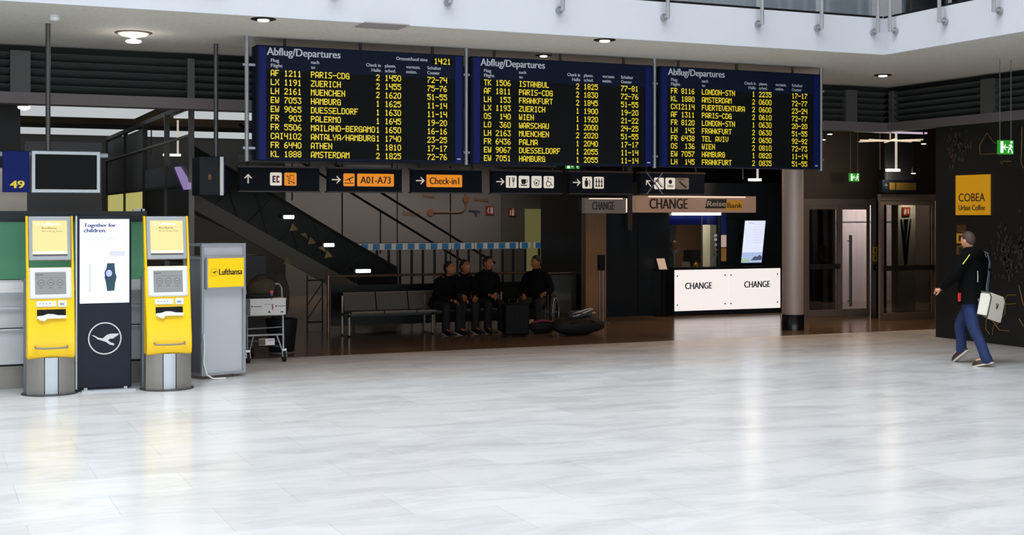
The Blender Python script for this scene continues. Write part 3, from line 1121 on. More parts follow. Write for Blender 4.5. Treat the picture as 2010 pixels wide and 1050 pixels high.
a, b = on_y(391, 383, MY2), on_y(436, 308, MY2)
t = thing('gate_monitor', 'dark boxy gate display on a pole, seen nearly edge on, past the stair screen', 'monitor', (a.x, MY2, a.z))
W, H = b.x - a.x, b.z - a.z
MB().box(0, W, 0, .5, 0, H).build('housing', M_NAVYK, t, bevel=.005)
MB().box(W - .03, W + .015, -.02, .02, .0, H + .0).build('white_edge', M_WHITE, t)
MB().box(W + .02, W + .10, .3, .5, .03, H).build('blue_panel', M_BBLUE, t)
m = MB()
m.text('8', W * .4, .2, .07, .035, y=-.003)
m.build('digit', emis('dim_orange_digit', (150, 90, 20), .6), t)
px_ = on_y(427, 308, MY2).x - a.x
MB().cyl((px_, .1, H), (px_, .1, ZC - a.z), .03, n=12).build('pole', M_STEELD, t)

# ================================================================== CHECK-IN KIOSKS


def kiosk(label, loc):
    t = thing('check_in_kiosk', label, 'check-in machine', loc)
    W = .255
    b = MB()
    arc = [(-W + 2 * W * i / 12, .07 - .07 * (1 - ((i - 6) / 6) ** 2)) for i in range(13)]
    b.prism(arc + [(W, .36), (-W, .36)], 'z', .012, .42)
    b.build('pedestal', M_STEEL, t)
    b = MB()
    b.prism([(-.07, .004), (-.035, .0), (0, -.003), (.035, .0), (.07, .004), (.07, .03), (-.07, .03)], 'z', .014, .419)
    b.build('pedestal_strip', mat('pale_steel_strip', (176, 184, 192), .35, .5), t)
    for x in (-.073, .073):
        MB().box(x - .004, x + .004, -.002, .02, .014, .419).build('pedestal_groove', M_RUB, t)
    MB().lathe([(.31, 0), (.31, .008), (.29, .012)], (0, .2, 0), 32).build('foot_plate', M_STEELD, t)
    s = MB()
    s.box(-W - .015, W + .0, .25, .40, .012, 1.3)
    s.build('spine', mat('grey_kiosk_spine', (120, 128, 138), .45, .3), t)
    bd = MB()
    bd.prism([(.05, .405), (.012, .425), (-.006, .5), (.0, .62), (.045, .85), (.152, 1.42), (.24, 1.42), (.24, .405)], 'x', -W, W)
    bd.build('body', M_YEL, t, bevel=.016, seg=3)
    for x in (-W, W - .026):
        rl = MB()
        rl.prism([(.14, 1.38), (.262, 2.0), (.34, 2.0), (.24, 1.38)], 'x', x, x + .026)
        rl.build('side_rail', M_YEL, t, bevel=.006)
    sl_ = math.atan2(.215, 1.15)
    FR = TR(0, .045, .85, rx=-sl_)     # frame lying on the sloping front: z runs up the slope, -y out of it
    h = MB(FR)
    h.box(-W + .028, W - .028, -.012, .06, .665, 1.165)
    h.build('header_panel', M_ALU, t, bevel=.008)
    h = MB(FR)
    h.box(-.185, .185, -.016, -.012, .71, 1.115)
    hp = h.build('header_poster', emis('pale_yellow_poster', (246, 226, 156), .8), t)
    h = MB(FR)
    h.box(-.185, .185, -.0175, -.016, .735, .76)
    h.text('Lufthansa', -.085, 1.06, .034, .19, y=-.018, bold=.004)
    for qd in ring(-.135, 1.076, .022, .005, 20, y=-.018):
        h.poly(qd)
    h.build('poster_heading', emis('poster_white', (250, 246, 236), .9), hp)
    h = MB(FR)
    h.text('Bordkarte', -.085, 1.018, .022, .16, y=-.018, bold=.002)
    h.text('Boarding Pass', -.085, .985, .016, .22, y=-.018)
    h.build('poster_text', mat('poster_grey_ink', (150, 132, 84), .6), hp)
    h = MB(FR)
    h.box(-.185, .185, -.0178, -.016, .71, .728)
    h.build('poster_footer', mat('footer_navy', (70, 74, 100), .6), hp)
    z = MB(FR)
    z.box(-.225, .225, -.02, .03, .225, .58)
    z.build('screen_bezel', M_WHITE, t, bevel=.02, seg=3)
    z = MB(FR)
    z.box(-.165, .165, -.0225, -.02, .275, .525)
    sc = z.build('screen', emis('grey_kiosk_screen', (142, 146, 148), .8), t)
    z = MB(FR)
    for cx in (-.1, 0, .1):
        for qd in ring(cx, .405, .036, .004, 24, y=-.0235):
            z.poly(qd)
        z.box(cx - .018, cx + .018, -.0235, -.0225, .402, .408)
        z.box(cx - .02, cx + .02, -.0235, -.0225, .345, .35)
    z.box(-.16, -.08, -.0235, -.0225, .492, .500)
    z.box(-.16, .16, -.0235, -.0225, .462, .464)
    z.build('screen_graphic', mat('screen_ink', (84, 86, 90), .5), sc)
    for (x0, x1, z0, z1, nm) in ((-.155, .055, .135, .20, 'card_reader'), (.075, .17, .13, .205, 'scanner')):
        z = MB(FR)
        z.box(x0, x1, -.012, .01, z0, z1)
        o = z.build(nm, M_WHITE, t, bevel=.004)
        z = MB(FR)
        for k in range(4):
            z.box(x0 + .03 + k * .035, x0 + .045 + k * .035, -.0135, -.012, z0 + .03, z0 + .04) if nm == 'card_reader' else None
        if nm == 'scanner':
            z.box(x0 + .02, x1 - .03, -.0135, -.012, z0 + .02, z1 - .03)
        z.build('marking', M_GREYP, o)
    z = MB(FR)
    z.box(-.148, .158, -.009, .02, .025, .105)
    z.build('ticket_slot', M_BLACK, t)
    z = MB(FR)
    z.prism([(-.15, .0), (.16, .0), (.16, .032), (.07, .036), (.02, .05), (-.04, .052), (-.09, .035), (-.15, .03)], 'y', -.014, -.03)
    z.prism([(-.13, -.012), (-.07, -.03), (-.04, .0), (-.13, .01)], 'y', -.014, -.034)
    z.build('paper_tray', M_WHITE, t)
    z = MB()
    z.tube([(-.17, .01, .55), (-.165, -.05, .535), (-.08, -.062, .53), (.08, -.062, .53), (.165, -.05, .535), (.17, .01, .55)], .011, 8)
    z.build('grab_bar', M_STEEL, t)
    z = MB()
    z.prism([(-.16, .80), (.16, .80), (.06, .46), (-.06, .46)], 'y', .05, .06)
    return t


k1 = kiosk('tall yellow check-in machine in front of the green partition with a dark lit screen menu', fl(101, 776))
k2 = kiosk('tall yellow check-in machine between the black advertising totem and the grey stand', fl(333, 766))

# ------------------------------------------------------------------ advertising totem
q = fl(204, 767)
t = thing('advertising_totem', 'black freestanding advertising totem with a bright screen and white crane emblem', 'advertising display', q)
TW, THt = .305, 2.0
MB().box(-TW, TW, 0, .09, .035, THt).build('body', M_NAVY, t, bevel=.012)
MB().box(-TW - .004, -TW + .012, -.003, .06, .03, THt).build('edge_trim', M_ALU, t)
MB().box(-.265, .28, -.006, 0, 1.005, 1.965).build('screen', emis('white_advert_screen', (238, 240, 250), 1.0), t)
scr = [o for o in bpy.data.objects if o.name.startswith('screen') and o.parent == t][0]
m = MB()
m.text('Together for', -.22, 1.875, .042, .35, y=-.0075, bold=.006)
m.text('children.', -.22, 1.815, .042, .245, y=-.0075, bold=.006)
m.build('headline', mat('advert_navy_ink', (44, 58, 120), .6), scr)
m = MB()
for i, wd in enumerate((.44, .36)):
    m.box(-.22, -.22 + wd, -.0072, -.006, 1.755 - i * .03, 1.762 - i * .03)
m.box(.06, .23, -.0072, -.006, 1.54, 1.6)
m.box(-.17, -.14, -.0072, -.006, 1.13, 1.46)
m.build('fine_print', emis('advert_faint_ink', (206, 210, 232), .9), scr)
m = MB()
m.prism([(-.03, .16), (.05, .16), (.06, .05), (.075, .0), (.06, -.06), (.05, -.155), (-.03, -.16), (-.045, -.06), (-.06, 0), (-.045, .06)], 'y', 0, -.002)
wo = MB(TR(.075, -.006, 1.30))
wo.bm = m.bm
m.bm.transform(TR(.065, -.006, 1.30))
m.build('watch_strap', mat('watch_teal', (28, 74, 86), .6, var=.6, scale=30), scr)
m = MB()
m.prism([(.055 + .05 * math.cos(a * PI / 10), 1.345 + .058 * math.sin(a * PI / 10)) for a in range(20)], 'y', -.0085, -.010)
m.build('watch_case', mat('watch_indigo', (38, 44, 110), .5), scr)
m = MB()
m.prism([(.055 + .034 * math.cos(a * PI / 10), 1.345 + .040 * math.sin(a * PI / 10)) for a in range(20)], 'y', -.0105, -.0115)
m.build('watch_dial', mat('watch_dial_lilac', (190, 200, 238), .5), scr)
m = MB()
crane(m, .01, .60, .185, -.001)
m.build('crane_emblem', mat('emblem_silver', (206, 208, 212), .45), t)
MB().box(-.25, .34, -.09, .25, 0, .02).build('foot_plate', M_ALU, t)
for x in (-.2, .24):
    MB().box(x - .02, x + .02, .0, .06, .02, .04).build('foot_block', M_ALU, t)

# ------------------------------------------------------------------ grey stand with the yellow sign
q = fl(397, 745)
t = thing('info_stand', 'grey perforated display stand with yellow lettered sign box, beside the second check-in machine', 'display stand', q, math.radians(19.3))
SW, SD, SH = .585, .42, 1.66
M_PERF = mat('perforated_grey_sheet', (190, 196, 202), .5, .0, var=.05, scale=40, stretch=(60, 60, .4))
fr = MB()
for x in (0, SW):
    for y in (0, SD):
        fr.box(x - .018, x + .018, y - .018, y + .018, .0 if y else .05, SH)
for z in (.07, SH - .16, SH):
    for y in (0, SD):
        fr.box(0, SW, y - .015, y + .015, z - .03, z)
    for x in (0, SW):
        fr.box(x - .015, x + .015, 0, SD, z - .03, z)
fr.build('frame', M_ALU, t)
MB().box(.02, SW - .02, .01, .02, .07, SH - .17).build('front_sheet', M_PERF, t)
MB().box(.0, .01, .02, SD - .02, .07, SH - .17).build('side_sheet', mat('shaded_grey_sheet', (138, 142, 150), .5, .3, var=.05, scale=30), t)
MB().box(.015, SW - .015, .0, .012, SH - .155, SH - .02).build('top_sheet', mat('pale_top_sheet', (196, 200, 206), .5, .2), t)
MB().box(.02, SW - .02, .1, SD, SH - .03, SH - .005).build('top_cover', M_ALU, t)
sb = MB()
sb.box(.025, SW - .03, -.07, .0, 1.10, 1.505)
so = sb.build('sign_box', M_ALU, t, bevel=.006)
MB().box(.04, SW - .045, -.074, -.07, 1.125, 1.48).build('yellow_face', emis('backlit_yellow_face', (250, 205, 6), .85), so)
m = MB()
m.text('Lufthansa', .19, 1.275, .075, .325, y=-.076, bold=.008)
m.build('lettering', M_INK, so)
m = MB()
crane(m, .115, 1.31, .05, -.0755)
m.build('crane_emblem', M_INK, so)
cb = MB()
cb.tube([(.0, -.03, .56), (.01, -.035, .4), (.0, -.035, .2), (.03, -.06, .06), (.1, -.09, .012), (.18, -.1, .009), (.25, -.13, .009)], .010, 8)
cb.build('power_cable', M_WHITE, t)
for x in (.12, SW - .12):
    MB().cyl((x, .03, 0), (x, .03, .05), .012, n=8).build('foot', M_STEELD, t)

# ------------------------------------------------------------------ check-in desk
DY = 16.28
dx0, dx1 = -1.5, xy(360, DY)
t = thing('check_in_desk', 'long pale grey check-in desk with steel plinth behind the yellow machines', 'desk', (dx0, DY, 0))
DW = dx1 - dx0
MB().box(0, DW, .1, .7, 0, .27).build('plinth', M_STEEL, t)
for i, (z0, z1) in enumerate(((.29, .69), (.71, .93), (.95, 1.12))):
    MB().box(0, DW, .03 + .012 * i, .7, z0, z1).build('front_panel', M_PALE, t)
MB().box(0.02, DW - .02, .1, .68, .26, 1.12).build('carcass', M_DARKG, t)
MB().box(-.02, DW + .02, -.02, .72, 1.12, 1.15).build('worktop', M_WHITE, t)
MB().box(0, DW, .02, .1, 1.15, 1.24).build('upstand', M_WHITE, t)
MB().box(0, DW, -.005, .02, .685, .70).build('edge_bar', M_ALU, t)
MB().box(0, DW, -.005, .02, .935, .95).build('edge_bar', M_ALU, t)
q = on_y(13, 550, DY + .2)
t = thing('keyboard', 'small grey keyboard lying on the desk upstand at the picture edge', 'keyboard', (q.x, DY + .06, 1.24))
MB().box(-.10, .16, -.03, .05, .0, .02).build('case', M_PALE, t, bevel=.004)
kb = MB()
for i in range(9):
    for j in range(3):
        kb.box(-.085 + i * .026, -.065 + i * .026, -.022 + j * .022, -.005 + j * .022, .02, .027)
kb.build('keys', M_DARKG, t)
gp = thing('green_partition', 'green back panel with a dark top edge behind the check-in desk', 'partition', (dx0, DY + .75, 0))
gw = xy(286, DY + .75) - dx0
MB().box(0, gw, 0, .05, 0, 1.93).build('panel', mat('fern_green_panel', (104, 176, 136), .6, var=.04), gp)
MB().box(-.01, gw + .01, -.03, .08, 1.93, 2.06).build('top_edge', mat('dark_teal_edge', (22, 32, 42), .5), gp)
# bits lying on the partition top
q = on_y(304, 418, DY + .75)
t = thing('paper_tray', 'small white and blue paper slips lying on top of the partition end', 'paper', (xy(276, DY + .75), DY + .77, 2.06))
MB().box(-.09, .05, -.03, .03, .0, .03).build('slip', M_WHITE, t)
MB().box(.0, .02, -.032, -.03, .0, .03).build('blue_tab', M_BBLUE, t)

# ================================================================== BAGGAGE TROLLEY
q = fl(524, 712)
t = thing('baggage_trolley', 'chrome baggage trolley with black wheels parked beside the grey stand', 'baggage trolley', (q.x, q.y + .05, 0))
TWd = .25
M_CHR = mat('trolley_chrome', (176, 178, 182), .3, .7)
fr = MB()
for s_ in (-1, 1):
    fr.tube([(s_ * TWd, .04, .16), (s_ * TWd, .06, .6), (s_ * TWd * .98, .12, 1.0), (s_ * TWd * .9, .18, 1.06)], .014, 8)
    fr.tube([(s_ * TWd, .05, .2), (s_ * .19, .9, .16)], .014, 8)
fr.tube([(-TWd * .9, .18, 1.06), (TWd * .9, .18, 1.06)], .014, 8)
fr.tube([(-TWd, .05, .37), (TWd, .05, .37)], .014, 8)
fr.tube([(-TWd, .05, .46), (TWd, .1, .47)], .008, 8)
fr.tube([(-TWd, .06, .64), (TWd, .06, .64)], .010, 8)
fr.tube([(-.16, .05, .36), (-.2, .02, .24), (-.24, .02, .12)], .01, 8)
fr.tube([(.16, .05, .36), (.2, .02, .24), (.24, .02, .12)], .01, 8)
for i in range(4):
    x = -.18 + i * .12
    fr.tube([(x, .05, .28), (x * .8, .88, .22)], .008, 6)
fr.build('frame', M_CHR, t)
for s_ in (-1, 1):
    w_ = MB()
    w_.prism([(.07 * math.cos(a * PI / 10), .07 + .07 * math.sin(a * PI / 10)) for a in range(20)], 'x', s_ * .25 - .02, s_ * .25 + .02)
    w_.build('wheel', M_RUB, t)
    f_ = MB()
    f_.prism([(-.05, .07), (0, .17), (.05, .07)], 'x', s_ * .25 - .03, s_ * .25 - .022)
    f_.prism([(-.05, .07), (0, .17), (.05, .07)], 'x', s_ * .25 + .022, s_ * .25 + .03)
    f_.box(s_ * .25 - .03, s_ * .25 + .03, -.02, .03, .15, .18)
    f_.build('wheel_fork', M_CHR, t)
w_ = MB()
w_.prism([(.85 + .06 * math.cos(a * PI / 8), .06 + .06 * math.sin(a * PI / 8)) for a in range(16)], 'x', -.02, .02)
w_.build('wheel', M_RUB, t)
pl = MB()
pl.box(-.1, .12, .0, .01, .235, .325)
po = pl.build('advert_plate', M_WHITE, t)
pl = MB()
pl.box(-.1, -.01, -.003, 0, .24, .32)
pl.build('picture', mat('tan_dark_picture', (96, 80, 60), .6, var=.8, scale=25), po)
pl = MB()
pl.box(.02, .11, -.003, 0, .295, .305)
pl.build('red_line', mat('plate_red', (196, 110, 120), .6), po)
# loaded things
ca = thing('cardboard_carton', 'white printed carton standing across the baggage trolley', 'carton', (q.x, q.y - .02, .655))
cbx = MB()
cbx.box(-.245, .245, -.05, .22, 0, .215)
cbx.build('box', mat('white_carton', (214, 214, 214), .7), ca, bevel=.004)
cbx = MB()
cbx.box(-.25, .25, -.055, .225, .205, .225)
cbx.build('lid_edge', mat('white_carton', (214, 214, 214), .7), ca)
cbx = MB()
for x in (-.22, .11):
    cbx.cyl((x, -.051, .12), (x, -.049, .12), .011, n=12)
    cbx.box(x + .025, x + .13, -.0515, -.05, .116, .124)
cbx.prism([(-.005, .03), (.035, .03), (.015, .065)], 'y', -.0515, -.05)
cbx.box(.17, .21, -.0515, -.05, .03, .045)
cbx.box(-.05, .04, -.0515, -.05, .145, .15)
cbx.build('print', M_INK, ca)
cbx = MB()
cbx.prism([(.05, .15), (.065, .15), (.07, .09), (.06, .06), (.052, .1)], 'y', -.0515, -.053)
cbx.build('red_stain', mat('rust_red', (140, 52, 34), .6), ca)


def lump(mb, c, r, seed, amp=.12, nu=22, nv=14, flat=.0):
    rnd = random.Random(seed)
    ph = [(rnd.uniform(1.5, 5), rnd.uniform(1.5, 5), rnd.uniform(0, 6)) for _ in range(5)]

    def fn(q_, d):
        k = 1 + amp * sum(math.sin(a * d.x * 2 + b * d.y * 2 + c_ + d.z * 3) for a, b, c_ in ph) / 3
        return Vector((q_.x * k, q_.y * k, max(q_.z * k, -r[2] * (1 - flat))))
    mb.sph(c, r, nu, nv, fn)


bg_ = thing('duffel_bag', 'dark bag with tan mottled pattern lying on the white carton', 'bag', (q.x - .06, q.y + .1, .88))
m = MB()
lump(m, (0, 0, .14), (.19, .14, .15), 3, .1, flat=.08)
m.build('body', mat('mottled_tan_cloth', (58, 48, 34), .8, var=1.0, scale=34), bg_)
m = MB()
lump(m, (-.02, -.02, .03), (.22, .15, .04), 8, .06, flat=.3)
m.build('base', mat('black_cloth', (22, 23, 24), .85), bg_)
m = MB()
m.tube([(-.12, -.03, .26), (-.05, -.08, .32), (.06, -.08, .32), (.12, -.03, .26)], .012, 6)
m.build('handle', mat('black_cloth', (22, 23, 24), .85), bg_)
tl = thing('luggage_tag', 'red and blue luggage tag dangling over the white carton', 'luggage tag', (q.x + .045, q.y - .085, .95))
m = MB()
m.prism([(-.022, .0), (.022, .0), (.022, .04), (-.022, .04)], 'y', 0, .004)
m.build('red_tag', mat('tag_red', (196, 40, 70), .5), tl)
m = MB()
m.prism([(-.022, .0), (.022, .0), (.012, -.03), (-.012, -.03)], 'y', 0, .004)
m.build('blue_tag', mat('tag_blue', (60, 60, 150), .5), tl)
MB().cyl((0, .002, -.03), (0, .005, -.09), .004, n=6).build('string', M_INK, tl)
q2 = fl(566, 698)
bn = thing('waste_bin', 'black tapered waste bin behind the baggage trolley', 'bin', (q2.x - .05, q2.y + .2, 0))
MB().lathe([(.17, 0), (.18, .03), (.23, .5), (.235, .52), (.225, .52), (.2, .48)], n=24).build('bucket', M_NAVYK, bn)
MB().lathe([(.172, .004), (.186, .02), (.187, .045), (.178, .05)], n=24).build('base_ring', M_GREYL, bn)
b2 = thing('backpack', 'dark brown backpack stuffed in the black waste bin opening', 'bag', (q2.x - .1, q2.y + .2, .49))
m = MB()
lump(m, (0, 0, .34), (.17, .14, .36), 21, .08, flat=.05)
m.build('body', mat('dark_brown_cloth', (40, 34, 32), .85, var=.2), b2)
m = MB()
m.tube([(-.1, -.12, .2), (-.13, -.17, .4), (-.08, -.13, .58)], .018, 6)
m.build('strap', mat('black_cloth', (22, 23, 24)), b2)


# ================================================================== EXCHANGE BOOTH
EY = 23.2
SX0, SX1 = xy(1188, EY), xy(1533, EY)
WX0, WX1 = xy(1315, EY), xy(1413, EY)
t = thing('exchange_booth', 'dark navy currency exchange booth with a lit window behind two glowing counter panels', 'booth', (SX0, EY, 0))
o_ = SX0
BT = 2.62
M_BOOTH = mat('booth_dark_navy', (21, 28, 35), .35, var=.06, spec=.3)
for i in range(2):
    a, b = i * (WX0 - o_) / 2, (i + 1) * (WX0 - o_) / 2
    MB().box(a + .005, b - .005, 0, .08, 0, BT).build('wall_panel', M_BOOTH, t)
MB().box(WX0 - o_, WX1 - o_, 0, .08, 2.06, BT).build('wall_panel', M_BOOTH, t)
MB().box(WX0 - o_, WX1 - o_, 0, .08, 0, .93).build('wall_panel', M_BOOTH, t)
MB().box(WX1 - o_, SX1 - o_, 0, .08, 0, BT).build('wall_panel', M_BOOTH, t)
MB().box(0, .08, .08, 3.0, 0, BT).build('side_wall', M_BOOTH, t)
MB().box(SX1 - o_ - .08, SX1 - o_, .08, 3.0, 0, BT).build('side_wall', M_BOOTH, t)
MB().box(0, SX1 - o_, .0, 3.08, BT, BT + .06).build('roof', M_BOOTH, t)
MB().box(.08, SX1 - o_ - .08, 2.9, 3.0, 0, BT).build('back_wall', mat('booth_tan_back', (120, 88, 66), .7), t)
MB().box(WX0 - o_, WX1 - o_, .03, .04, .95, 2.05).build('window_glass', glassy('booth_glass', (.92, .95, .95), .03), t)
MB().box(WX0 - o_ + .77, WX0 - o_ + .778, .022, .046, .95, 2.05).build('window_mullion', M_GREYL, t)
MB().box(WX0 - o_, WX1 - o_, .10, .14, 1.82, 2.02).build('blue_fascia', mat('booth_royal_blue', (30, 50, 170), .4), t)
MB().box(WX1 - o_ - .16, WX1 - o_ - .01, .12, .4, .9, 1.86).build('pale_pillar', mat('cream_pillar', (226, 220, 190), .6), t)
MB().box(WX0 - o_, WX0 - o_ + .45, .5, .6, .9, 1.9).build('grey_screen', mat('taupe_screen', (84, 76, 62), .6), t)
MB().box(WX0 - o_, WX1 - o_, .1, .75, .86, .92).build('inner_desk', M_GREYL, t)
MB().box(WX1 - o_ + .03, WX1 - o_ + .15, -.012, 0, 1.62, 2.05).build('blue_strip', mat('booth_strip_blue', (20, 44, 110), .4), t)
MB().box(WX1 - o_ + .03, WX1 - o_ + .15, -.012, 0, 1.36, 1.61).build('pink_notice', emis('lit_pink_notice', (208, 180, 170), .6), t)
MB().box(WX1 - o_ + .03, WX1 - o_ + .15, -.012, 0, 1.07, 1.34).build('tan_notice', mat('tan_notice', (196, 150, 84), .6, var=.4, scale=9), t)
tu = MB()
tu.tube([(WX0 - o_ + .03, -.05, 2.045), (WX1 - o_ - .02, -.05, 2.045)], .032, 10)
tu.build('lit_tube', emis('booth_tube', (255, 248, 244), 3.0), t)
lamp('booth_light', 'AREA', ((WX0 + WX1) / 2 - o_, .9, 2.5), 42, (1, .86, .7), size=.9, size_y=.5, parent=t)
lamp('booth_tube_light', 'AREA', ((WX0 + WX1) / 2 - o_, -.09, 2.05), 3, (1, .95, .92), size=1.1, size_y=.05, parent=t)
# small things inside the booth window
q = on_y(1392, 505, EY + .3)
for i, (z, m_, h_) in enumerate(((1.60, M_WHITE, .05), (1.52, M_WHITE, .05), (1.41, M_PALE, .05), (1.31, mat('dull_rose', (150, 104, 90), .6), .05), (1.2, M_GREYL, .06))):
    tt = thing('window_sticker', 'small sticker on the booth window pane, ' + ('topmost pale one of its column', 'pale one second from the top', 'pale one in the middle of its column', 'dull rose one second from the bottom', 'lowest grey one of its column')[i], 'sticker', (q.x - .02, EY + .024, z))
    MB().box(-.035, .035, -.004, .005, -h_ / 2, h_ / 2).build('film', m_, tt)
q = on_y(1326, 515, EY + .3)
tt = thing('desk_scale', 'small pale slim machine standing on the booth desk behind the glass', 'machine', (q.x, EY + .35, .92))
MB().lathe([(.06, 0), (.06, .02), (.025, .05), (.025, .3), (.06, .34), (.07, .38)], n=14).build('stand', M_GREYP, tt)
MB().sph((0, 0, .50), (.055, .05, .075), 12, 8).build('head', mat('dull_rose', (150, 104, 90), .6), tt)
q = on_y(1388 - 40, 515, EY + .4)
tt = thing('notice_card', 'pale notice card standing on the booth desk behind the glass', 'card', (on_y(1389 - 52, 516, EY + .2).x + .12, EY + .2, .925))
MB(TR(rx=-.15)).box(-.1, .1, 0, .008, 0, .14).build('card', mat('pale_pink_card', (206, 178, 166), .6), tt)
q = on_y(1365, 515, EY + .25)
tt = thing('orange_bottle', 'small amber orange bottle on the booth desk', 'bottle', (q.x, EY + .22, .92))
MB().lathe([(.035, 0), (.04, .02), (.04, .09), (.015, .12), (.015, .15)], n=12).build('body', mat('amber_orange', (220, 140, 30), .4), tt)
q = on_y(1385, 500, EY + .6)
tt = thing('monitor', 'low dark desk monitor inside the exchange booth', 'monitor', (q.x - .35, EY + .55, .92))
MB().box(-.2, .2, 0, .04, .1, .38).build('screen', M_BLACK, tt, bevel=.008)
MB().box(-.08, .08, -.02, .1, 0, .015).build('base', M_BLACK, tt)
MB().box(-.02, .02, .01, .05, .015, .14).build('neck', M_BLACK, tt)

# signs on the booth
CY = 22.9
a, b = on_y(1250, 417, CY), on_y(1484, 388, CY)
t = thing('booth_sign', 'long lit CHANGE sign with the bank lettering over the exchange booth', 'sign', (a.x, CY, a.z))
W, H = b.x - a.x, .335
MB().box(0, W, 0, .3, 0, H).build('sign_box', emis('warm_sign_face', (150, 118, 100), .62), t, bevel=.006)
m = MB()
m.text('CHANGE', on_y(1275, 400, CY).x - a.x, .075, .20, on_y(1349, 400, CY).x - on_y(1275, 400, CY).x, y=-.004, bold=.016)
m.build('lettering', M_INK, t)
xa, xb, xc = (on_y(p, 400, CY).x - a.x for p in (1384, 1424, 1458))
m = MB()
m.prism([(xa, .085), (xb - .0, .085), (xb + .03, .275), (xa + .05, .275)], 'y', 0, -.005)
p1 = m.build('black_plaque', M_INK, t)
m = MB()
m.text('Reise', xa + .045, .13, .10, xb - xa - .05, y=-.0065, bold=.008, slant=.15)
m.build('lettering', mat('plaque_pale', (190, 178, 165), .6), p1)
m = MB()
m.prism([(xb, .055), (xc - .02, .055), (xc + .01, .245), (xb + .03, .245)], 'y', 0, -.006)
p1 = m.build('ochre_plaque', emis('ochre_plaque', (176, 122, 28), .6), t)
m = MB()
m.text('Bank', xb + .04, .095, .10, xc - xb - .06, y=-.0075, bold=.008)
m.build('lettering', M_INK, p1)
m = MB()
m.tube([(.25, -.03, H - .02), (W * .9, -.03, H - .02)], .012, 8)
m.build('top_tube', emis('warm_tube', (240, 214, 190), 1.2), t)
MB().box(.1, W - .1, .3, .36, .05, H - .05).build('mount', M_DARKG, t)
MB().box(-.2, -.1, 0, .1, -.35, 1.0).build('post', M_DARKG, t)
a, b = on_y(1150, 418, 22.7), on_y(1226, 388, 22.7)
t = thing('booth_sign', 'smaller dim CHANGE sign at the booth corner over the brown wooden panel', 'sign', (a.x, 22.75, 2.05), math.radians(-10))
W = b.x - a.x
MB().box(0, W, 0, .2, 0, .30).build('sign_box', emis('dim_sign_face', (88, 78, 72), .6), t, bevel=.006)
m = MB()
m.text('CHANGE', W * .18, .07, .155, W * .52, y=-.004, bold=.01)
m.build('lettering', M_INK, t)
m = MB()
m.tube([(.08, -.02, .285), (W * .9, -.02, .285)], .01, 6)
m.build('top_tube', emis('warm_tube', (240, 214, 190), .8), t)
m = MB()
m.tube([(W, -.01, .02), (W, -.01, .29)], .012, 6)
m.build('end_tube', emis('warm_tube', (240, 214, 190), .8), t)
wp = MB()
wp.box(xy(1150, 23.1), xy(1190, 23.1), 23.1, 23.3, .0, 2.05)
M_WOOD = mat('tan_wood_veneer', (132, 100, 72), .5, var=.1, scale=5, stretch=(6, 6, .6))
tag(wp.build('wood_panel', M_WOOD), 'tan wooden wall panel beside the dark exchange booth wall', 'panel')
MB().box(.0, W * .9, .2, .45, .05, .28).build('wall_mount', M_DARKG, t)

# counter panels
PY_ = 22.85
for i, (x0, x1) in enumerate(((1325, 1429.5), (1430.5, 1532))):
    a, b = xy(x0, PY_), xy(x1, PY_)
    t = thing('illuminated_counter', ('glowing white CHANGE counter panel under the booth window' if i == 0 else 'glowing white CHANGE counter panel beside the grey column'), 'light box', (a, PY_, 0))
    W = b - a
    MB().box(0.004, W - .004, 0, .03, .10, .92).build('lit_face', emis('lit_white_panel', (240, 232, 230), 1.0), t)
    MB().box(0, W, .03, .3, .0, .93).build('carcass', M_BOOTH, t)
    m = MB()
    c0 = (1345, 1461)[i]
    c1 = (1397, 1511)[i]
    xa, xb = xy(c0, PY_) - a, xy(c1, PY_) - a
    m.text('CHANGE', xa, .535, .128, xb - xa, y=-.003, bold=.012)
    m.build('lettering', M_INK, t)
    for x in (.05, W - .08):
        for z in (.22, .80):
            MB().cyl((x, -.012, z), (x, .0, z), .014, n=12).build('screw', M_STEELD, t)
    MB().box(-.02, W + .02, -.02, .36, .93, .965).build('counter_top', M_BLACK, t)
a, b = on_y(1458, 515, 23.0), on_y(1497, 434, 23.0)
t = thing('advert_screen', 'bright tilted advertising screen with a seaside picture above the counter', 'screen', ((a.x + b.x) / 2, 22.98, (a.z + b.z) / 2))
W, H = (b.x - a.x) / 2 + .01, (b.z - a.z) / 2 + .02
T = TR(rx=math.radians(9.5))
MB(T).box(-W, W, 0, .05, -H, H).build('housing', M_BLACK, t)
m = MB(T)
m.box(-W + .004, W - .004, -.004, 0, -H * .5, H - .004)
sc = m.build('screen', emis('pale_blue_screen', (222, 228, 248), 1.0), t)
m = MB(T)
m.box(-W + .004, W - .004, -.004, 0, -H + .004, -H * .5)
m.build('picture', emis('seaside_picture', (176, 196, 236), .9), t)
m = MB(T)
m.prism([(-.02, -H + .05), (W * .95, -H + .06), (W * .95, -H * .7), (W * .7, -H * .62), (W * .5, -H * .72), (W * .25, -H * .68)], 'y', -.004, -.007)
m.build('rocks', emis('picture_slate', (92, 100, 122), .7), t)
m = MB(T)
m.prism([(-W * .95, -H + .02), (-.04, -H + .02), (-.04, -H + .07), (-W * .95, -H + .1)], 'y', -.004, -.007)
m.build('meadow', emis('picture_green', (178, 206, 170), .8), t)
m = MB(T)
for i in range(9):
    m.box(-W * .1, W * .9, -.005, -.004, -H * .05 + i * .055, -.047 + i * .055 + .002 - H * .05 + .05)
for i in range(6):
    x = -W * .1 + i * W * .2
    m.box(x, x + .003, -.0052, -.004, -H * .05, H * .8)
m.box(-W * .6, -W * .1, -.005, -.004, H * .86, H * .9)
m.build('table_lines', emis('screen_lines', (190, 198, 224), .9), sc)
MB().box(-.05, .05, .03, .22, -.1, .1).build('wall_mount', M_BLACK, t)
a = on_y(1306, 530, 22.8)
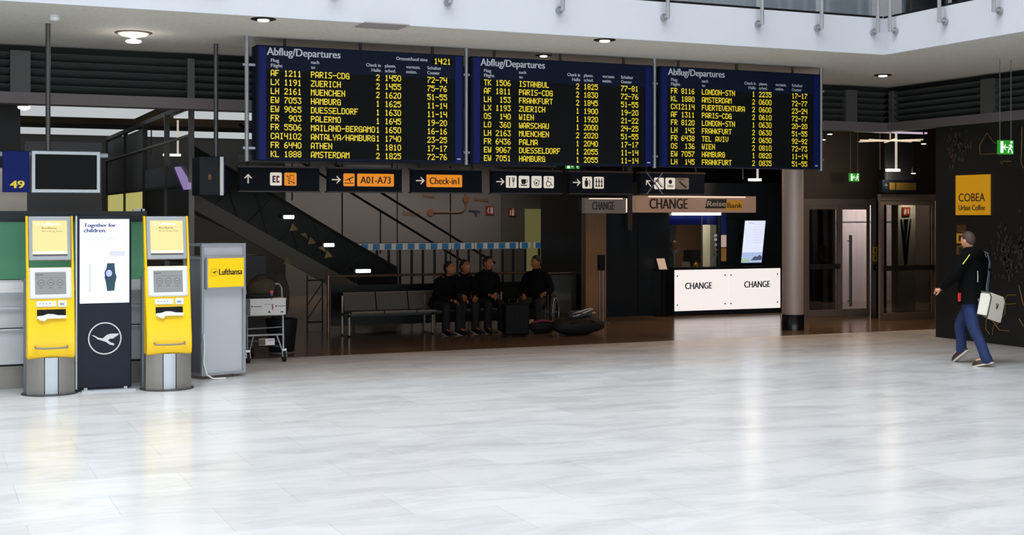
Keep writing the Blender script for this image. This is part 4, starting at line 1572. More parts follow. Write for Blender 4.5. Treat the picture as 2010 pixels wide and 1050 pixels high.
t = thing('leaflet_board', 'small tilted pale leaflet board at the end of the counter', 'leaflet', (a.x, 22.8, .80))
MB(TR(rx=math.radians(-28))).box(-.09, .09, 0, .012, .13, .40).build('board', emis('pale_leaflet', (208, 180, 158), .62), t)
MB().box(-.1, .1, .0, .25, .10, .14).build('shelf', M_BLACK, t)
MB().box(-.02, .02, .1, .14, -.80, .12).build('stem', M_BLACK, t)
MB().box(-.12, .12, .02, .24, -.80, -.785).build('foot', M_BLACK, t)

# pay terminal and slim barrier in front of the wooden panel
q = fl(1180, 633)
t = thing('terminal_stand', 'slim steel floor stand carrying a black terminal before the wooden panel', 'terminal', (q.x, q.y, 0))
for x in (-.035, .035):
    MB().cyl((x, 0, .02), (x, 0, 1.02), .018, n=10).build('pole', mat('mauve_steel', (128, 112, 112), .35, .7), t)
MB().box(-.06, .06, -.05, .05, .98, 1.27).build('terminal', M_BLACK, t, bevel=.012)
MB().box(-.04, .04, -.053, -.05, 1.12, 1.23).build('display', M_NAVYK, t)
MB().box(-.12, .12, -.1, .1, 0, .02).build('foot_plate', M_STEELD, t)
q = fl(1150, 622)
t = thing('glass_barrier', 'low smoked glass barrier with a dim steel rail behind the wheelchair', 'barrier', (q.x, q.y, 0))
MB().cyl((0, 0, 0), (0, 0, 1.02), .022, n=10).build('post', M_STEELD, t)
MB().cyl((-.9, 0, 0), (-.9, 0, .9), .02, n=10).build('post', M_STEELD, t)
MB().box(-.88, -.03, -.005, .005, .1, .84).build('pane', glassy('smoked_glass', (.5, .55, .52), .04), t)
MB().tube([(-.9, 0, .88), (0, 0, .88)], .012, 8).build('rail', M_STEELD, t)

# ================================================================== DOORS AND VESTIBULE
GY, GX = 21.5, 20.3
M_DFR = mat('bronze_door_frame', (136, 122, 112), .5, .2, var=.05)
M_DGL = glassy('door_glass', (.62, .62, .60), .05)
M_DGC = glassy('clear_door_glass', (.9, .9, .9), .02)


def door(name, x0, x1, Y, zt, glass, stile=.09, push=None, pull=False):
    a, b = xy(x0, Y), xy(x1, Y)
    t = thing(name, None, None, (a, Y, 0))
    t['kind'] = 'structure'
    W = b - a
    fr = MB()
    fr.box(0, stile, 0, .06, 0, zt)
    fr.box(W - stile, W, 0, .06, 0, zt)
    fr.box(stile, W - stile, 0, .06, zt - .09, zt)
    fr.box(stile, W - stile, 0, .06, 0, .14)
    fr.build('frame', M_DFR, t, bevel=.006)
    MB().box(stile, W - stile, .025, .035, .14, zt - .09).build('glass', glass, t)
    if push:
        MB().box(.05, W - .05, -.06, -.02, push - .05, push + .05).build('push_bar', M_DARKG, t)
        for x in (.07, W - .11):
            MB().box(x, x + .04, -.03, .0, push - .03, push + .03).build('bar_mount', M_DARKG, t)
    if pull:
        MB().cyl((.19, -.07, .2), (.19, -.07, 1.62), .03, n=12).build('pull_handle', M_STEELD, t)
        for z in (.3, 1.5):
            MB().cyl((.19, -.07, z), (.19, .02, z), .012, n=8).build('handle_stud', M_STEELD, t)
    return t


door('door_1', 1728, 1836, GX, 2.3, M_DGL, push=1.0)
door('door_2', 1650, 1708, GY, 2.22, M_DGC, stile=.05, pull=True)
door('door_3', 1584, 1650, GY, 2.22, M_DGL, stile=.06, push=1.0)
a, b = xy(1706, 20.9), xy(1727, 20.9)
d_ = MB().box(a, b, 20.7, 20.85, 0, 2.35).build('door_post', mat('dark_door_post', (58, 54, 52), .4, .4))
struct(d_)
struct(MB().box(xy(1578, GY), xy(1728, GY), GY - .02, GY + .1, 2.22, 2.34).build('door_transom', M_DFR))
struct(MB().box(xy(1578, GY), xy(1860, GY), GY, GY + .06, 2.34, 4.12).build('wall_over_doors', mat('dark_over_door', (84, 72, 62), .6, var=.05)))
struct(MB().box(xy(1728, GX), xy(1850, GX), GX - .01, GX + .08, 2.30, 2.42).build('door_head', M_DFR))
struct(MB().box(xy(1575, GY), xy(1585, GY), GY, GY + .1, 0, 2.3).build('door_jamb', M_DFR))
# lit vestibule
M_VEST = mat('pale_vestibule_wall', (206, 194, 192), .7, var=.03)
vx0, vx1 = xy(1640, 25.0), xy(1760, 25.0)
struct(MB().box(vx0, vx1, 25.0, 25.1, 0, 3.0).build('wall_vestibule', M_VEST))
struct(MB().box(vx0, vx1, 24.985, 25.0, 1.86, 1.875).build('trim_1', M_GREYL))
struct(MB().box(xy(1640, 25), vx1 + 2.0, 21.7, 25.1, 3.0, 3.1).build('ceiling_vestibule', M_REARC))
lamp('vestibule_lamp', 'AREA', ((vx0 + vx1) / 2, 24.0, 2.95), 80, (1, .9, .88), size=1.6, size_y=.8)
struct(MB().box(xy(1768, 25), xy(1768, 25) + .2, 21.8, 25.0, 0, 3.0).build('wall_vestibule_side', mat('dark_over_door', (44, 40, 38), .6)))
# lit pillar with fire hose notice behind the big door
a, b = xy(1763, 20.9), xy(1797, 20.9)
pil = MB().box(a, b, 20.9, 21.1, 0, 2.42)
struct(pil.build('wall_pier_pale', mat('cream_pier', (214, 206, 186), .6)))
lamp('pier_spot', 'SPOT', ((a + b) / 2, 20.62, 2.4), 26, (1, .93, .8), size=.05, spot=math.radians(95), rot=(math.radians(28), 0, 0))
q = on_y(1779, 415, 20.88)
t = thing('fire_notice', 'red fire extinguisher notice on the lit cream pier behind the door', 'sign', (q.x, 20.885, q.z))
MB().box(-.095, .095, -.01, .013, -.085, .085).build('plate', mat('fire_red', (158, 30, 26), .5), t)
m = MB()
m.prism([(-.06, -.06), (-.02, -.06), (-.0, .02), (-.03, .06), (-.06, .0)], 'y', -.011, -.013)
m.prism([(.03, -.05), (.06, -.05), (.06, .03), (.045, .055), (.03, .03)], 'y', -.011, -.013)
m.build('pictogram', mat('notice_cream', (226, 208, 180), .5), t)
q = on_y(1779, 430, 20.88)
t = thing('pennant', 'long black V-shaped pennant hanging under the red fire notice', 'pennant', (q.x, 20.89, q.z))
MB().prism([(-.13, 0), (-.1, 0), (0, -.55), (.1, 0), (.13, 0), (.02, -.9), (-.02, -.9)], 'y', 0, -.008).build('outline', M_BLACK, t)
MB().prism([(-.055, 0), (.055, 0), (.0, -.45)], 'y', 0, -.008).build('centre', M_BLACK, t)
for i, py in enumerate((491, 506)):
    q = on_y(1718, py, 20.69)
    t = thing('door_sticker', 'yellow sticker with a black mark on the dark door post, %s one' % ('upper', 'lower')[i], 'sticker', (q.x, 20.69, q.z))
    MB().box(-.05, .05, 0, .01, -.065, .065).build('film', mat('sticker_yellow', (214, 176, 30), .5), t)
    MB().box(-.012, .022, -.002, 0, -.04, .04).build('mark', M_INK, t)
q = on_y(1718, 525, 20.69)
t = thing('lock_box', 'small dark lock box under the yellow stickers on the door post', 'lock', (q.x, 20.68, q.z))
MB().box(-.06, .07, -.02, .02, -.06, .06).build('case', M_BLACK, t, bevel=.006)
MB().cyl((0, -.03, 0), (0, -.02, 0), .015, n=10).build('key_switch', M_STEEL, t)
# dim direction sign over the doors
a, b = xy(1732, 20.2), xy(1802, 20.2)
t = thing('direction_sign', 'dim unlit direction sign with yellow fields over the glass doors', 'sign', (a, 20.2, 2.45))
MB().box(0, b - a, 0, .09, 0, .24).build('sign_box', M_SGN, t)
MB().box(.17, .30, -.004, 0, .05, .19).build('yellow_tile', mat('dim_yellow', (112, 90, 26), .6), t)
MB().box(.33, b - a - .05, -.004, 0, .05, .19).build('yellow_field', mat('dim_yellow', (112, 90, 26), .6), t)
m = MB()
arrow(m, .09, .12, .05, PI / 2, -.001)
m.build('arrow', M_GREYL, t)
MB().box(.1, b - a - .1, .02, .07, .24, 1.67).build('hanger', M_DARKG, t)

# pendant frames over the rear concourse
M_ROD = emis('lit_pendant_rod', (226, 216, 200), .7)
for (xa, xb, yt, yb, Y, lb) in ((1727, 1759, 276, 333, 20.0, 'white rod pendant lamp frame hanging over the glass doors'), (1458, 1487, 330, 352, 22.0, 'white rod pendant lamp frame hanging over the lit booth sign'), (297, 349, 237, 303, 29.8, 'white rod pendant lamp frame seen over the low panels of the glazed screen')):
    a, b = on_y(xa, yb, Y), on_y(xb, yb, Y)
    t = thing('pendant_lamp', lb, 'lamp', (a.x, Y, a.z))
    W = b.x - a.x
    for x in (0, W):
        MB().cyl((x, 0, 0), (x, 0, 4.12 - a.z), .014 if x == 0 else .022, n=8).build('rod', M_ROD if x else M_GREYL, t)
    MB().box(W * .45, W + .06, -.05, .05, -.03, .02).build('lamp_bar', emis('pendant_bar', (250, 240, 225), 1.4), t)
    lamp('pendant_light', 'POINT', (W * .7, 0, -.12), 10 if xa > 400 else 4, (1, .82, .62), size=.1, parent=t)
Y = 20.9
t = thing('cross_lamp', 'star shaped white ceiling lamp over the doorway', 'ceiling light', tuple(on_y(1748, 277, 19.4)))
for ang in (12, 60, 120, 168):
    MB(TR(rz=math.radians(ang))).box(-.6, .6, -.016, .016, 0, .02).build('lamp_fin', emis('warm_white_fin', (236, 216, 190), .8), t)
MB().cyl((0, 0, .03), (0, 0, 4.11 - t.location.z), .02, n=10).build('stem', M_GREYL, t)
q = on_y(1745, 261, YB + 1.2)
t = thing('ceiling_light_strip', 'slim lilac white ceiling strip below the louvered corner', 'ceiling light', (q.x, YB + 1.2, q.z))
MB().box(-.35, .85, -.06, .06, 0, .03).build('tube', emis('lilac_tube', (216, 194, 214), .8), t)
MB().box(-.75, -.36, -.06, .06, .0, .03).build('green_end', emis('green_tube', (80, 140, 60), .5), t)
MB().box(-.75, .85, -.04, .04, .03, 4.12 - q.z).build('hanger', M_VOID, t)
for i, (px, py, Y_, lb) in enumerate(((47, 209, 19.4, 'round bright lamp under the bulkhead band above the blue 49 sign'), (1629, 263, 19.6, 'small bright downlight by the lower louvered band, upper of two beside the third board'), (1615.5, 274, 19.6, 'small bright downlight, lower of two beside the third board'), (1813, 282, 19.2, 'small bright downlight beside the edge of the black shop wall'), (1793, 340, 20.0, 'small bright lamp just over the dim direction sign'))):
    q = on_y(px, py, Y_)
    t = thing('spotlight', lb, 'lamp', q)
    MB().lathe([(.03, -.012), (.045, -.008), (.045, .0)] if i else [(.03, -.05), (.075, -.03), (.085, .0)], n=14).build('lens', emis('spot_lens', (255, 240, 220), 3.0), t)
    MB().lathe([(.05, .0), (.055, .02), (.055, .12)], n=14).build('can', M_BLACK, t)
    MB().cyl((0, 0, .12), (0, 0, 4.12 - q.z), .012, n=8).build('stem', M_BLACK, t)
# unseen downlights behind the boards, added to warm the rear concourse floor
for i, (x, y, e_) in enumerate(((7.0, 19.4, 14), (11.2, 20.3, 34), (13.4, 20.2, 120), (15.8, 19.4, 190), (14.3, 22.2, 30), (12.4, 22.0, 70))):
    t = thing('downlight', 'added warm rear ceiling downlight, %s' % ('over the bench', 'over the suitcases', 'beside the column', 'before the glass doors', 'over the glowing counter panels', 'over the small corner sign')[i], 'ceiling light', (x, y, 4.12))
    MB().lathe([(.12, -.012), (.135, -.006), (.135, .0)], n=24).build('trim_ring', M_BLACK, t)
    MB().lathe([(.06, -.028), (.07, -.02), (.07, -.012)], n=20).build('bulb', M_BULB, t)
    lamp('downlight_lamp', 'SPOT', (0, 0, -.06), e_, (1, .64, .37), size=.08, spot=math.radians(120), parent=t)

for (x, y, e_, lb) in ((10.6, 30.8, 160, 'added rear ceiling downlight before the route diagram'), (7.8, 31.0, 140, 'added rear ceiling downlight above the sloping rails'), (13.2, 30.6, 120, 'added rear ceiling downlight before the yellow glass door')):
    t = thing('downlight', lb, 'ceiling light', (x, y, 4.12))  # unseen lamps, added to brighten the route map wall
    MB().lathe([(.12, -.012), (.135, -.006), (.135, .0)], n=24).build('trim_ring', M_BLACK, t)
    MB().lathe([(.06, -.028), (.07, -.02), (.07, -.012)], n=20).build('bulb', M_BULB, t)
    lamp('downlight_lamp', 'SPOT', (0, 0, -.06), e_, (1, .9, .84), size=.08, spot=math.radians(150), parent=t)

# ================================================================== COFFEE SHOP WALL
M_SHOPK = mat('matt_black_shop_wall', (18, 21, 21), .45, var=.06)
struct(MB().box(XR, XR + 4.5, Y0, 17.2, 0, 3.47).build('wall_coffee_shop', M_SHOPK))


def onw(px, py):
    return on_x(px, py, XR - .006)


a, b = onw(1944, 422), onw(1878, 347)
t = thing('shop_sign', 'square ochre COBEA Urban Coffee sign on the black shop wall', 'sign', (XR - .03, b.y, a.z), -PI / 2)
W, H = b.y - a.y, b.z - a.z + .02
MB().box(0, W, 0, .03, 0, H).build('sign_board', emis('ochre_sign_board', (206, 146, 20), .62), t)
m = MB()
m.text('COBEA', W * .1, H * .34, H * .2, W * .78, y=-.003, bold=.006)
m.text('Urban Coffee', W * .1, H * .12, H * .13, W * .78, y=-.003, bold=.008)
m.build('lettering', M_INK, t)
M_GOLD = mat('dull_gold_line', (150, 112, 50), .5, .2, var=.25, scale=30)
POSTERS = [('OSLO', 458, 440, 'narrow dark OSLO poster under the ochre coffee sign'), (None, 478, 458, 'small ochre framed poster beside the walking man\'s head'), (None, 500, 482, 'small dark ochre poster lowest below the OSLO poster')]
for i, (tx, y1, y0, lb) in enumerate(POSTERS):
    a, b = onw(1897, y1), onw(1878, y0)
    t = thing('wall_poster', lb, 'poster', (XR - .012, b.y, a.z), -PI / 2)
    W, H = b.y - a.y, b.z - a.z
    if tx:
        MB().box(0, W, 0, .012, 0, H).build('sheet', mat('dark_umber', (46, 36, 20), .6), t)
        m = MB()
        m.text(tx, W * .08, H * .15, H * .7, W * .84, y=-.002, bold=.006)
        m.build('lettering', mat('umber_gold', (112, 80, 26), .6), t)
    else:
        MB().box(0, W, 0, .012, 0, H).build('sheet', emis('poster_ochre', (190, 132, 26), .45) if i == 1 else mat('umber_gold', (112, 80, 26), .6), t)
        MB().box(W * .25, W * .62, -.002, 0, H * .2, H * .8).build('figure', M_INK, t)
gl = thing('line_mural', 'thin gold line drawing with a house outline on the black shop wall', 'mural', (0, 0, 0))


def gline(pts, nm='gold_line'):
    m = MB()
    m.tube([onw(*p) for p in pts], .006, 5)
    m.build(nm, M_GOLD, gl)


gline([(1960, 301), (1924, 303), (1923, 285), (1937, 261), (1951, 280), (1962, 281)])
gline([(1968, 322), (1963, 318), (1970, 317), (1985, 316)])
gline([(2006, 250), (2005, 300), (2004, 318), (2009, 330)])
gline([(1994, 579), (1977, 579), (1973, 585), (1973, 615), (1960, 632), (1955, 640), (1962, 648), (1980, 649)])
gline([(1994, 596), (1968, 597)])
gline([(1936, 625), (1935, 645), (1942, 656)])
gline([(1946, 627), (1962, 648)])
gline([(1948, 657), (1950, 640), (1960, 628)])
gline([(2000, 560), (2009, 600)])
gline([(2000, 625), (2009, 640)])
bmr = MB()
rnd = random.Random(5)
for (cx, cy, sx, sy, n) in ((1878, 290, 22, 26, 70), (1975, 500, 20, 50, 90), (2003, 490, 6, 60, 40), (1960, 300, 10, 10, 8)):
    for _ in range(n):
        px = cx + rnd.gauss(0, .5) * sx
        py = cy + rnd.gauss(0, .55) * sy
        px = min(px, 2010)
        q = onw(px, py)
        a_ = rnd.uniform(-.7, .7)
        w_, h_ = rnd.uniform(.008, .02), rnd.uniform(.02, .05)
        R = Matrix.Rotation(a_, 2)
        bmr.poly([(q.x, q.y + (R @ Vector((w_ * math.cos(k * PI / 4), h_ * math.sin(k * PI / 4)))).x, q.z + (R @ Vector((w_ * math.cos(k * PI / 4), h_ * math.sin(k * PI / 4)))).y) for k in range(8)])
o = bmr.build('bean_print', mat('faded_bean_brown', (66, 54, 50), .6, var=.5, scale=6), gl)

# ================================================================== BARRIER POSTS WITH BLUE HEADS
QY = 27.6
bp = thing('barrier_post', 'slim queue barrier post with a blue and white head', 'barrier post', (0, QY, 0), 0, 'row of barrier posts with blue heads')
MB().cyl((0, 0, 0), (0, 0, 1.28), .028, n=10).build('pole', mat('near_black_pole', (26, 28, 32), .4, .3), bp)
MB().lathe([(.11, 0), (.11, .015), (.04, .03)], n=18).build('base', M_NAVYK, bp)
hd = MB()
hd.box(-.117, .117, -.05, .05, 1.26, 1.40)
hd.build('head', emis('pale_post_head', (168, 164, 152), .38), bp, bevel=.008)
MB().box(-.112, .045, -.056, -.05, 1.265, 1.395).build('blue_label', emis('post_blue', (44, 92, 130), .4), bp)
m = MB()
m.box(-.10, -.085, -.058, -.056, 1.35, 1.365)
m.build('label_mark', M_WHITE, bp)
PXS = [668, 691, 714, 737, 760, 782, 805, 827, 850, 872, 895, 917, 940, 961, 983, 1004, 1028, 1055, 1085]
for i, px in enumerate(PXS):
    o = bp if i == 0 else copy_tree(bp)
    o.location = (xy(px + 3, QY), QY, 0)
    n_ = ('first', 'second', 'third', 'fourth', 'fifth', 'sixth', 'seventh', 'eighth', 'ninth', 'tenth', 'eleventh', 'twelfth', 'thirteenth', 'fourteenth', 'fifteenth', 'sixteenth')
    o['label'] = 'slim barrier post with blue and white head, ' + (n_[i] + ' from the escalator foot' if i < 16 else ('third', 'second', 'endmost')[i - 16] + ' from the dark booth wall end')

# ================================================================== BENCH AND RAIL BEHIND IT
q = fl(690, 662)
M_BSEAT = mat('perforated_bench_metal', (96, 92, 86), .42, .35, var=.1, scale=60)
M_BEDGE = mat('bench_edge_metal', (150, 142, 132), .4, .5)
bn = thing('bench', 'row of grey perforated metal seats on flat steel legs', 'bench', (q.x - .06, q.y, 0))
NS, PW = 5, .575
for i in range(NS):
    x0, x1 = .06 + i * PW, .06 + (i + 1) * PW - .02
    s_ = MB()
    prof = [(.0, .37), (-.0, .40), (.02, .418), (.1, .42), (.3, .405), (.4, .40), (.4, .385), (.1, .395), (.03, .385)]
    s_.prism(prof, 'x', x0, x1)
    s_.build('seat', M_BSEAT, bn)
    MB().tube([(x0, .0, .40), (x1, .0, .40)], .022, 8).build('seat_edge', M_BEDGE, bn)
    s_ = MB()
    s_.prism([(.40, .41), (.42, .405), (.5, .69), (.485, .70)], 'x', x0, x1)
    s_.build('backrest', M_BSEAT, bn)
    MB().tube([(x0, .492, .70), (x1, .492, .70)], .014, 8).build('back_edge', M_BEDGE, bn)
for x in (.03, .06 + PW * 2.5, .06 + PW * NS):
    l_ = MB()
    l_.box(x - .012, x + .012, .02, .07, 0, .39)
    l_.box(x - .012, x + .012, .42, .46, 0, .66)
    l_.box(x - .012, x + .012, .02, .46, .0, .025)
    l_.box(x - .012, x + .012, .02, .46, .33, .37)
    l_.build('leg_frame', M_BEDGE, bn)
MB().box(.0, .06 + PW * NS, .2, .28, .32, .38).build('beam', M_DARKG, bn)
q2 = fl(668, 658)
rl = thing('guard_rail', 'dim brass toned guard rail standing behind the bench', 'railing', (q2.x - .02, q2.y + .65, 0))
M_BRS = mat('dim_brown_steel', (128, 104, 86), .35, .6)
MB().cyl((0, 0, 0), (0, 0, .98), .028, n=10).build('post', M_BRS, rl)
MB().tube([(0, 0, .96), (3.95, 0, .96)], .022, 8).build('top_rail', M_BRS, rl)
for x in (1.95, 3.95):
    MB().cyl((x, 0, 0), (x, 0, .96), .02, n=10).build('post', M_BRS, rl)
MB().box(.04, 3.9, -.005, .005, .1, .8).build('panel', mat('dark_smoked_panel', (36, 38, 36), .25), rl)
q3 = fl(640, 650)
r2 = thing('folding_frame', 'low dark metal frame with cross braces beside the guard rail post', 'frame', (q3.x, q3.y + .8, 0))
m = MB()
m.tube([(-.12, 0, 0), (-.12, 0, .95)], .014, 8)
m.tube([(.16, 0, 0), (.16, 0, .85)], .014, 8)
m.tube([(-.12, 0, .85), (.16, 0, .85)], .014, 8)
m.tube([(-.12, 0, .1), (.16, 0, .1)], .014, 8)
m.tube([(-.12, 0, .15), (.16, 0, .55)], .01, 6)
m.tube([(-.12, 0, .4), (.16, 0, .8)], .01, 6)
m.build('tube_frame', M_DARKG, r2)


# ================================================================== PEOPLE


def skin_mesh(nodes, edges, roots, sub=2):
    """Grow one surface round a joint skeleton: nodes {name: (co, r)}."""
    names = list(nodes)
    ix = {n: i for i, n in enumerate(names)}
    me = bpy.data.meshes.new('tmp')
    me.from_pydata([tuple(nodes[n][0]) for n in names], [(ix[a], ix[b]) for a, b in edges], [])
    o = bpy.data.objects.new('tmp', me)
    COL.objects.link(o)
    o.modifiers.new('skin', 'SKIN').use_smooth_shade = True
    for n in names:
        r = nodes[n][1]
        sv = me.skin_vertices[0].data[ix[n]]
        sv.radius = r if isinstance(r, tuple) else (r, r)
        sv.use_root = n in roots
    ss = o.modifiers.new('sub', 'SUBSURF')
    ss.levels = ss.render_levels = sub
    dg = bpy.context.evaluated_depsgraph_get()
    out = bpy.data.meshes.new_from_object(o.evaluated_get(dg))
    bpy.data.objects.remove(o)
    bpy.data.meshes.remove(me)
    return out


def add_mesh(mb, me):
    mb.bm.from_mesh(me)
    bpy.data.meshes.remove(me)
    return mb


def hand(nodes, edges, roots, key, w, d, n, thumb=1, curl=.5):
    w, d, n = Vector(w), Vector(d).normalized(), Vector(n)
    n = (n - d * n.dot(d)).normalized()
    s = d.cross(n) * thumb
    nodes[key + 'w'] = (w, .027)
    nodes[key + 'p'] = (w + d * .045, .030)
    nodes[key + 'q'] = (w + d * .078, .030)
    edges += [(key + 'w', key + 'p'), (key + 'p', key + 'q')]
    roots.add(key + 'w')
    for k, (off, ln) in enumerate(((.030, .070), (.010, .080), (-.010, .075), (-.029, .058))):
        p = w + d * .080 + s * off
        a = 0.15
        prev = None
        for j in range(4):
            nm = '%sf%d%d' % (key, k, j)
            nodes[nm] = (p.copy(), .0095 - .0009 * j)
            if prev:
                edges.append((prev, nm))
            else:
                roots.add(nm)
            prev = nm
            a += curl * (.55 + .1 * k)
            p = p + (d * math.cos(a) - n * math.sin(a)) * ln / 3
    p = w + d * .02 + s * .022
    prev = None
    dirs = [(s * .7 + d * .7 - n * .25).normalized(), (s * .35 + d * .9 - n * .35).normalized(), (d * .95 - n * .45).normalized()]
    for j in range(4):
        nm = '%st%d' % (key, j)
        nodes[nm] = (p.copy(), .0115 - .001 * j)
        if prev:
            edges.append((prev, nm))
        else:
            roots.add(nm)
        prev = nm
        if j < 3:
            p = p + dirs[j] * .03


def head_parts(mb, c, R):
    """Skull, face, nose, lips and ears at c; face towards local -y of R."""
    def fn(q, d):
        if d.z < 0:
            q.x *= 1 + .22 * d.z
            if d.y < 0:
                q.y *= 1 + .10 * d.z
        if d.y < -.3:
            f = max(0, 1 - ((d.x / .16) ** 2 + ((d.z + .18) / .22) ** 2))
            q.y -= .022 * f
            e = max(0, 1 - (((abs(d.x) - .34) / .16) ** 2 + ((d.z - .08) / .12) ** 2))
            q.y += .010 * e
            l = max(0, 1 - ((d.x / .3) ** 2 + ((d.z + .52) / .09) ** 2))
            q.y -= .008 * l
        return q
    mb.sph(c, (.076, .097, .118), 28, 20, fn, R)
    for sx in (-1, 1):
        mb.sph(c + R @ Vector((sx * .077, .01, -.005)), (.012, .022, .034), 10, 8, None, R)


def person(label, loc, rz, J, skin, hair, coat, legs, shoes, face=0.0, nod=0.0, hands=None, hood=False, hair_fn=None, bulk=1.0, hem=.07):
    """J: joints in local metres, the figure facing local -y, its left at +x."""
    t = thing('person', label, 'person', loc, rz)
    V = lambda k: Vector(J[k])
    hc = V('head')
    R = Matrix.Rotation(face, 3, 'Z') @ Matrix.Rotation(-nod, 3, 'X')
    N = {k: (V(k), r) for k, r in dict(pelvis=.115, waist=.11, chest=.125, upper=.115, neck=.052, shl=.06, shr=.06, ell=.042, elr=.042, wrl=.028, wrr=.028,
                                       hipl=.088, hipr=.088, knl=.058, knr=.058, anl=.032, anr=.032, tol=.022, tor=.022).items()}
    N['skull'] = (V('neck') * .45 + hc * .55, .058)
    E = [('pelvis', 'waist'), ('waist', 'chest'), ('chest', 'upper'), ('upper', 'neck'), ('neck', 'skull'), ('upper', 'shl'), ('upper', 'shr'), ('shl', 'ell'), ('ell', 'wrl'), ('shr', 'elr'), ('elr', 'wrr'),
         ('pelvis', 'hipl'), ('pelvis', 'hipr'), ('hipl', 'knl'), ('knl', 'anl'), ('anl', 'tol'), ('hipr', 'knr'), ('knr', 'anr'), ('anr', 'tor')]
    roots = {'pelvis'}
    for sd, th in (('l', -1), ('r', 1)):
        h = (hands or {}).get(sd, {})
        d = Vector(h.get('d', V('wr' + sd) - V('el' + sd)))
        hand(N, E, roots, 'h' + sd, V('wr' + sd), d, h.get('n', (th, 0, 0.2)), h.get('thumb', th), h.get('curl', .5))
    b = MB()
    add_mesh(b, skin_mesh(N, E, roots))
    head_parts(b, hc, R)
    b.build('body', skin, t)
    # clothing
    C = {k: (V(k), r * bulk) for k, r in dict(upper=.10, shl=.088, shr=.088, ell=.066, elr=.066).items()}
    for k in ('wrl', 'wrr'):
        e = V('el' + k[-1])
        C[k] = (e + (V(k) - e) * .95, .047 * bulk)
    b = MB()
    add_mesh(b, skin_mesh(C, [('upper', 'shl'), ('shl', 'ell'), ('ell', 'wrl'), ('upper', 'shr'), ('shr', 'elr'), ('elr', 'wrr')], {'upper'}))
    P_, W_, C_, U_, N_ = (V(k) for k in ('pelvis', 'waist', 'chest', 'upper', 'neck'))
    dn = (P_ - W_).normalized()
    rg = [(P_ + dn * hem, .21, .178), (P_ + dn * hem * .5, .205, .175), (P_, .20, .165), (W_, .185, .152), (C_, .205, .158), (C_ * .4 + U_ * .6, .205, .145), (U_ * .75 + N_ * .25, .175, .12), (U_ * .35 + N_ * .65, .105, .098), (N_ + (N_ - U_) * .12, .078, .08), (N_ + (N_ - U_) * .22, .07, .074)]
    b.loft([(c, x * (.93 + .07 * (bulk - 1) / .16), y * (1 + (bulk - 1) * .35)) for c, x, y in rg])
    if hood:
        b.sph(V('neck') + Vector((0, .075, -.045)), (.165, .105, .10), 18, 10, None)
        b.sph(V('neck') + Vector((0, .0, .0)), (.10, .10, .06), 18, 10, None)
    b.build('jacket', coat, t)
    L = {k: (V(k), r) for k, r in dict(pelvis=.112, hipl=.104, hipr=.104, knl=.084, knr=.084).items()}
    for k in ('l', 'r'):
        L['an' + k] = (V('an' + k) + (V('an' + k) - V('kn' + k)).normalized() * .085, .078)
        L['mid' + k] = ((V('kn' + k) + V('an' + k)) / 2 + (V('kn' + k) - V('an' + k)).cross(Vector((1, 0, 0))).normalized() * .015, .072)
    le = [('pelvis', 'hipl'), ('pelvis', 'hipr'), ('hipl', 'knl'), ('hipr', 'knr'), ('knl', 'midl'), ('midl', 'anl'), ('knr', 'midr'), ('midr', 'anr')]
    b = MB()
    add_mesh(b, skin_mesh(L, le, {'pelvis'}))
    b.build('trousers', legs, t)
    for k in ('l', 'r'):
        an, to = V('an' + k), V('to' + k)
        f = (to - an)
        f.normalize()
        up = Vector((1, 0, 0)).cross(f)
        if up.z < 0:
            up = -up
        S = Matrix((Vector(f).cross(up), -f, up)).transposed().to_4x4()
        S.translation = an
        sole = -.085 if abs(f.z) < .8 else -.06
        b = MB(S)
        out = [(-.035, .07), (-.042, .0), (-.05, -.1), (-.045, -.16), (-.02, -.19), (.02, -.19), (.045, -.16), (.05, -.1), (.042, 0), (.035, .07), (0, .085)]
        b.prism([(x, y) for x, y in out], 'z', -.062, -.035)
        sh = b
        sh.sph((0, -.05, -.03), (.045, .135, .045), 14, 8)
        sh.sph((0, .02, .0), (.047, .06, .085), 14, 8)
        so = sh.build('shoe', shoes, t)
        b = MB(S)
        b.prism([(x * 1.06, y * 1.03) for x, y in out], 'z', -.085, -.062)
        b.build('sole', mat('pale_shoe_sole', (196, 188, 172), .7), so)

    # hair
    def hf(q, d):
        zmin = -.05 + .62 * max(0, -d.y) - .72 * max(0, d.y)
        k = min(1, max(0, (d.z - zmin) / .16 + .5))
        q *= .84 + .16 * k
        return q
    b = MB()
    b.sph(hc + R @ Vector((0, .008, .012)), (.084, .106, .121), 32, 24, hair_fn or hf, R)
    b.build('hair', hair, t)
    b = MB()
    for sx in (-1, 1):
        b.sph(hc + R @ Vector((sx * .03, -.084, .008)), (.012, .010, .008), 8, 6, None, R)
    b.build('eyes', M_INK, t)
    b = MB()
    b.sph(hc + R @ Vector((0, -.093, -.060)), (.022, .008, .006), 8, 6, None, R)
    b.build('lips', mat('lip_tone', (150, 92, 80), .5), t)
    return t


SKIN = mat('warm_skin', (208, 150, 116), .5, var=.06, scale=20)
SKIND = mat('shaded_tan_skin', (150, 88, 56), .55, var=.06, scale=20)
HAIRK = mat('dark_brown_hair', (22, 17, 16), .55, var=.3, scale=60)
BLK = mat('black_coat_cloth', (9, 11, 12), .85, var=.2, scale=20, spec=.1)
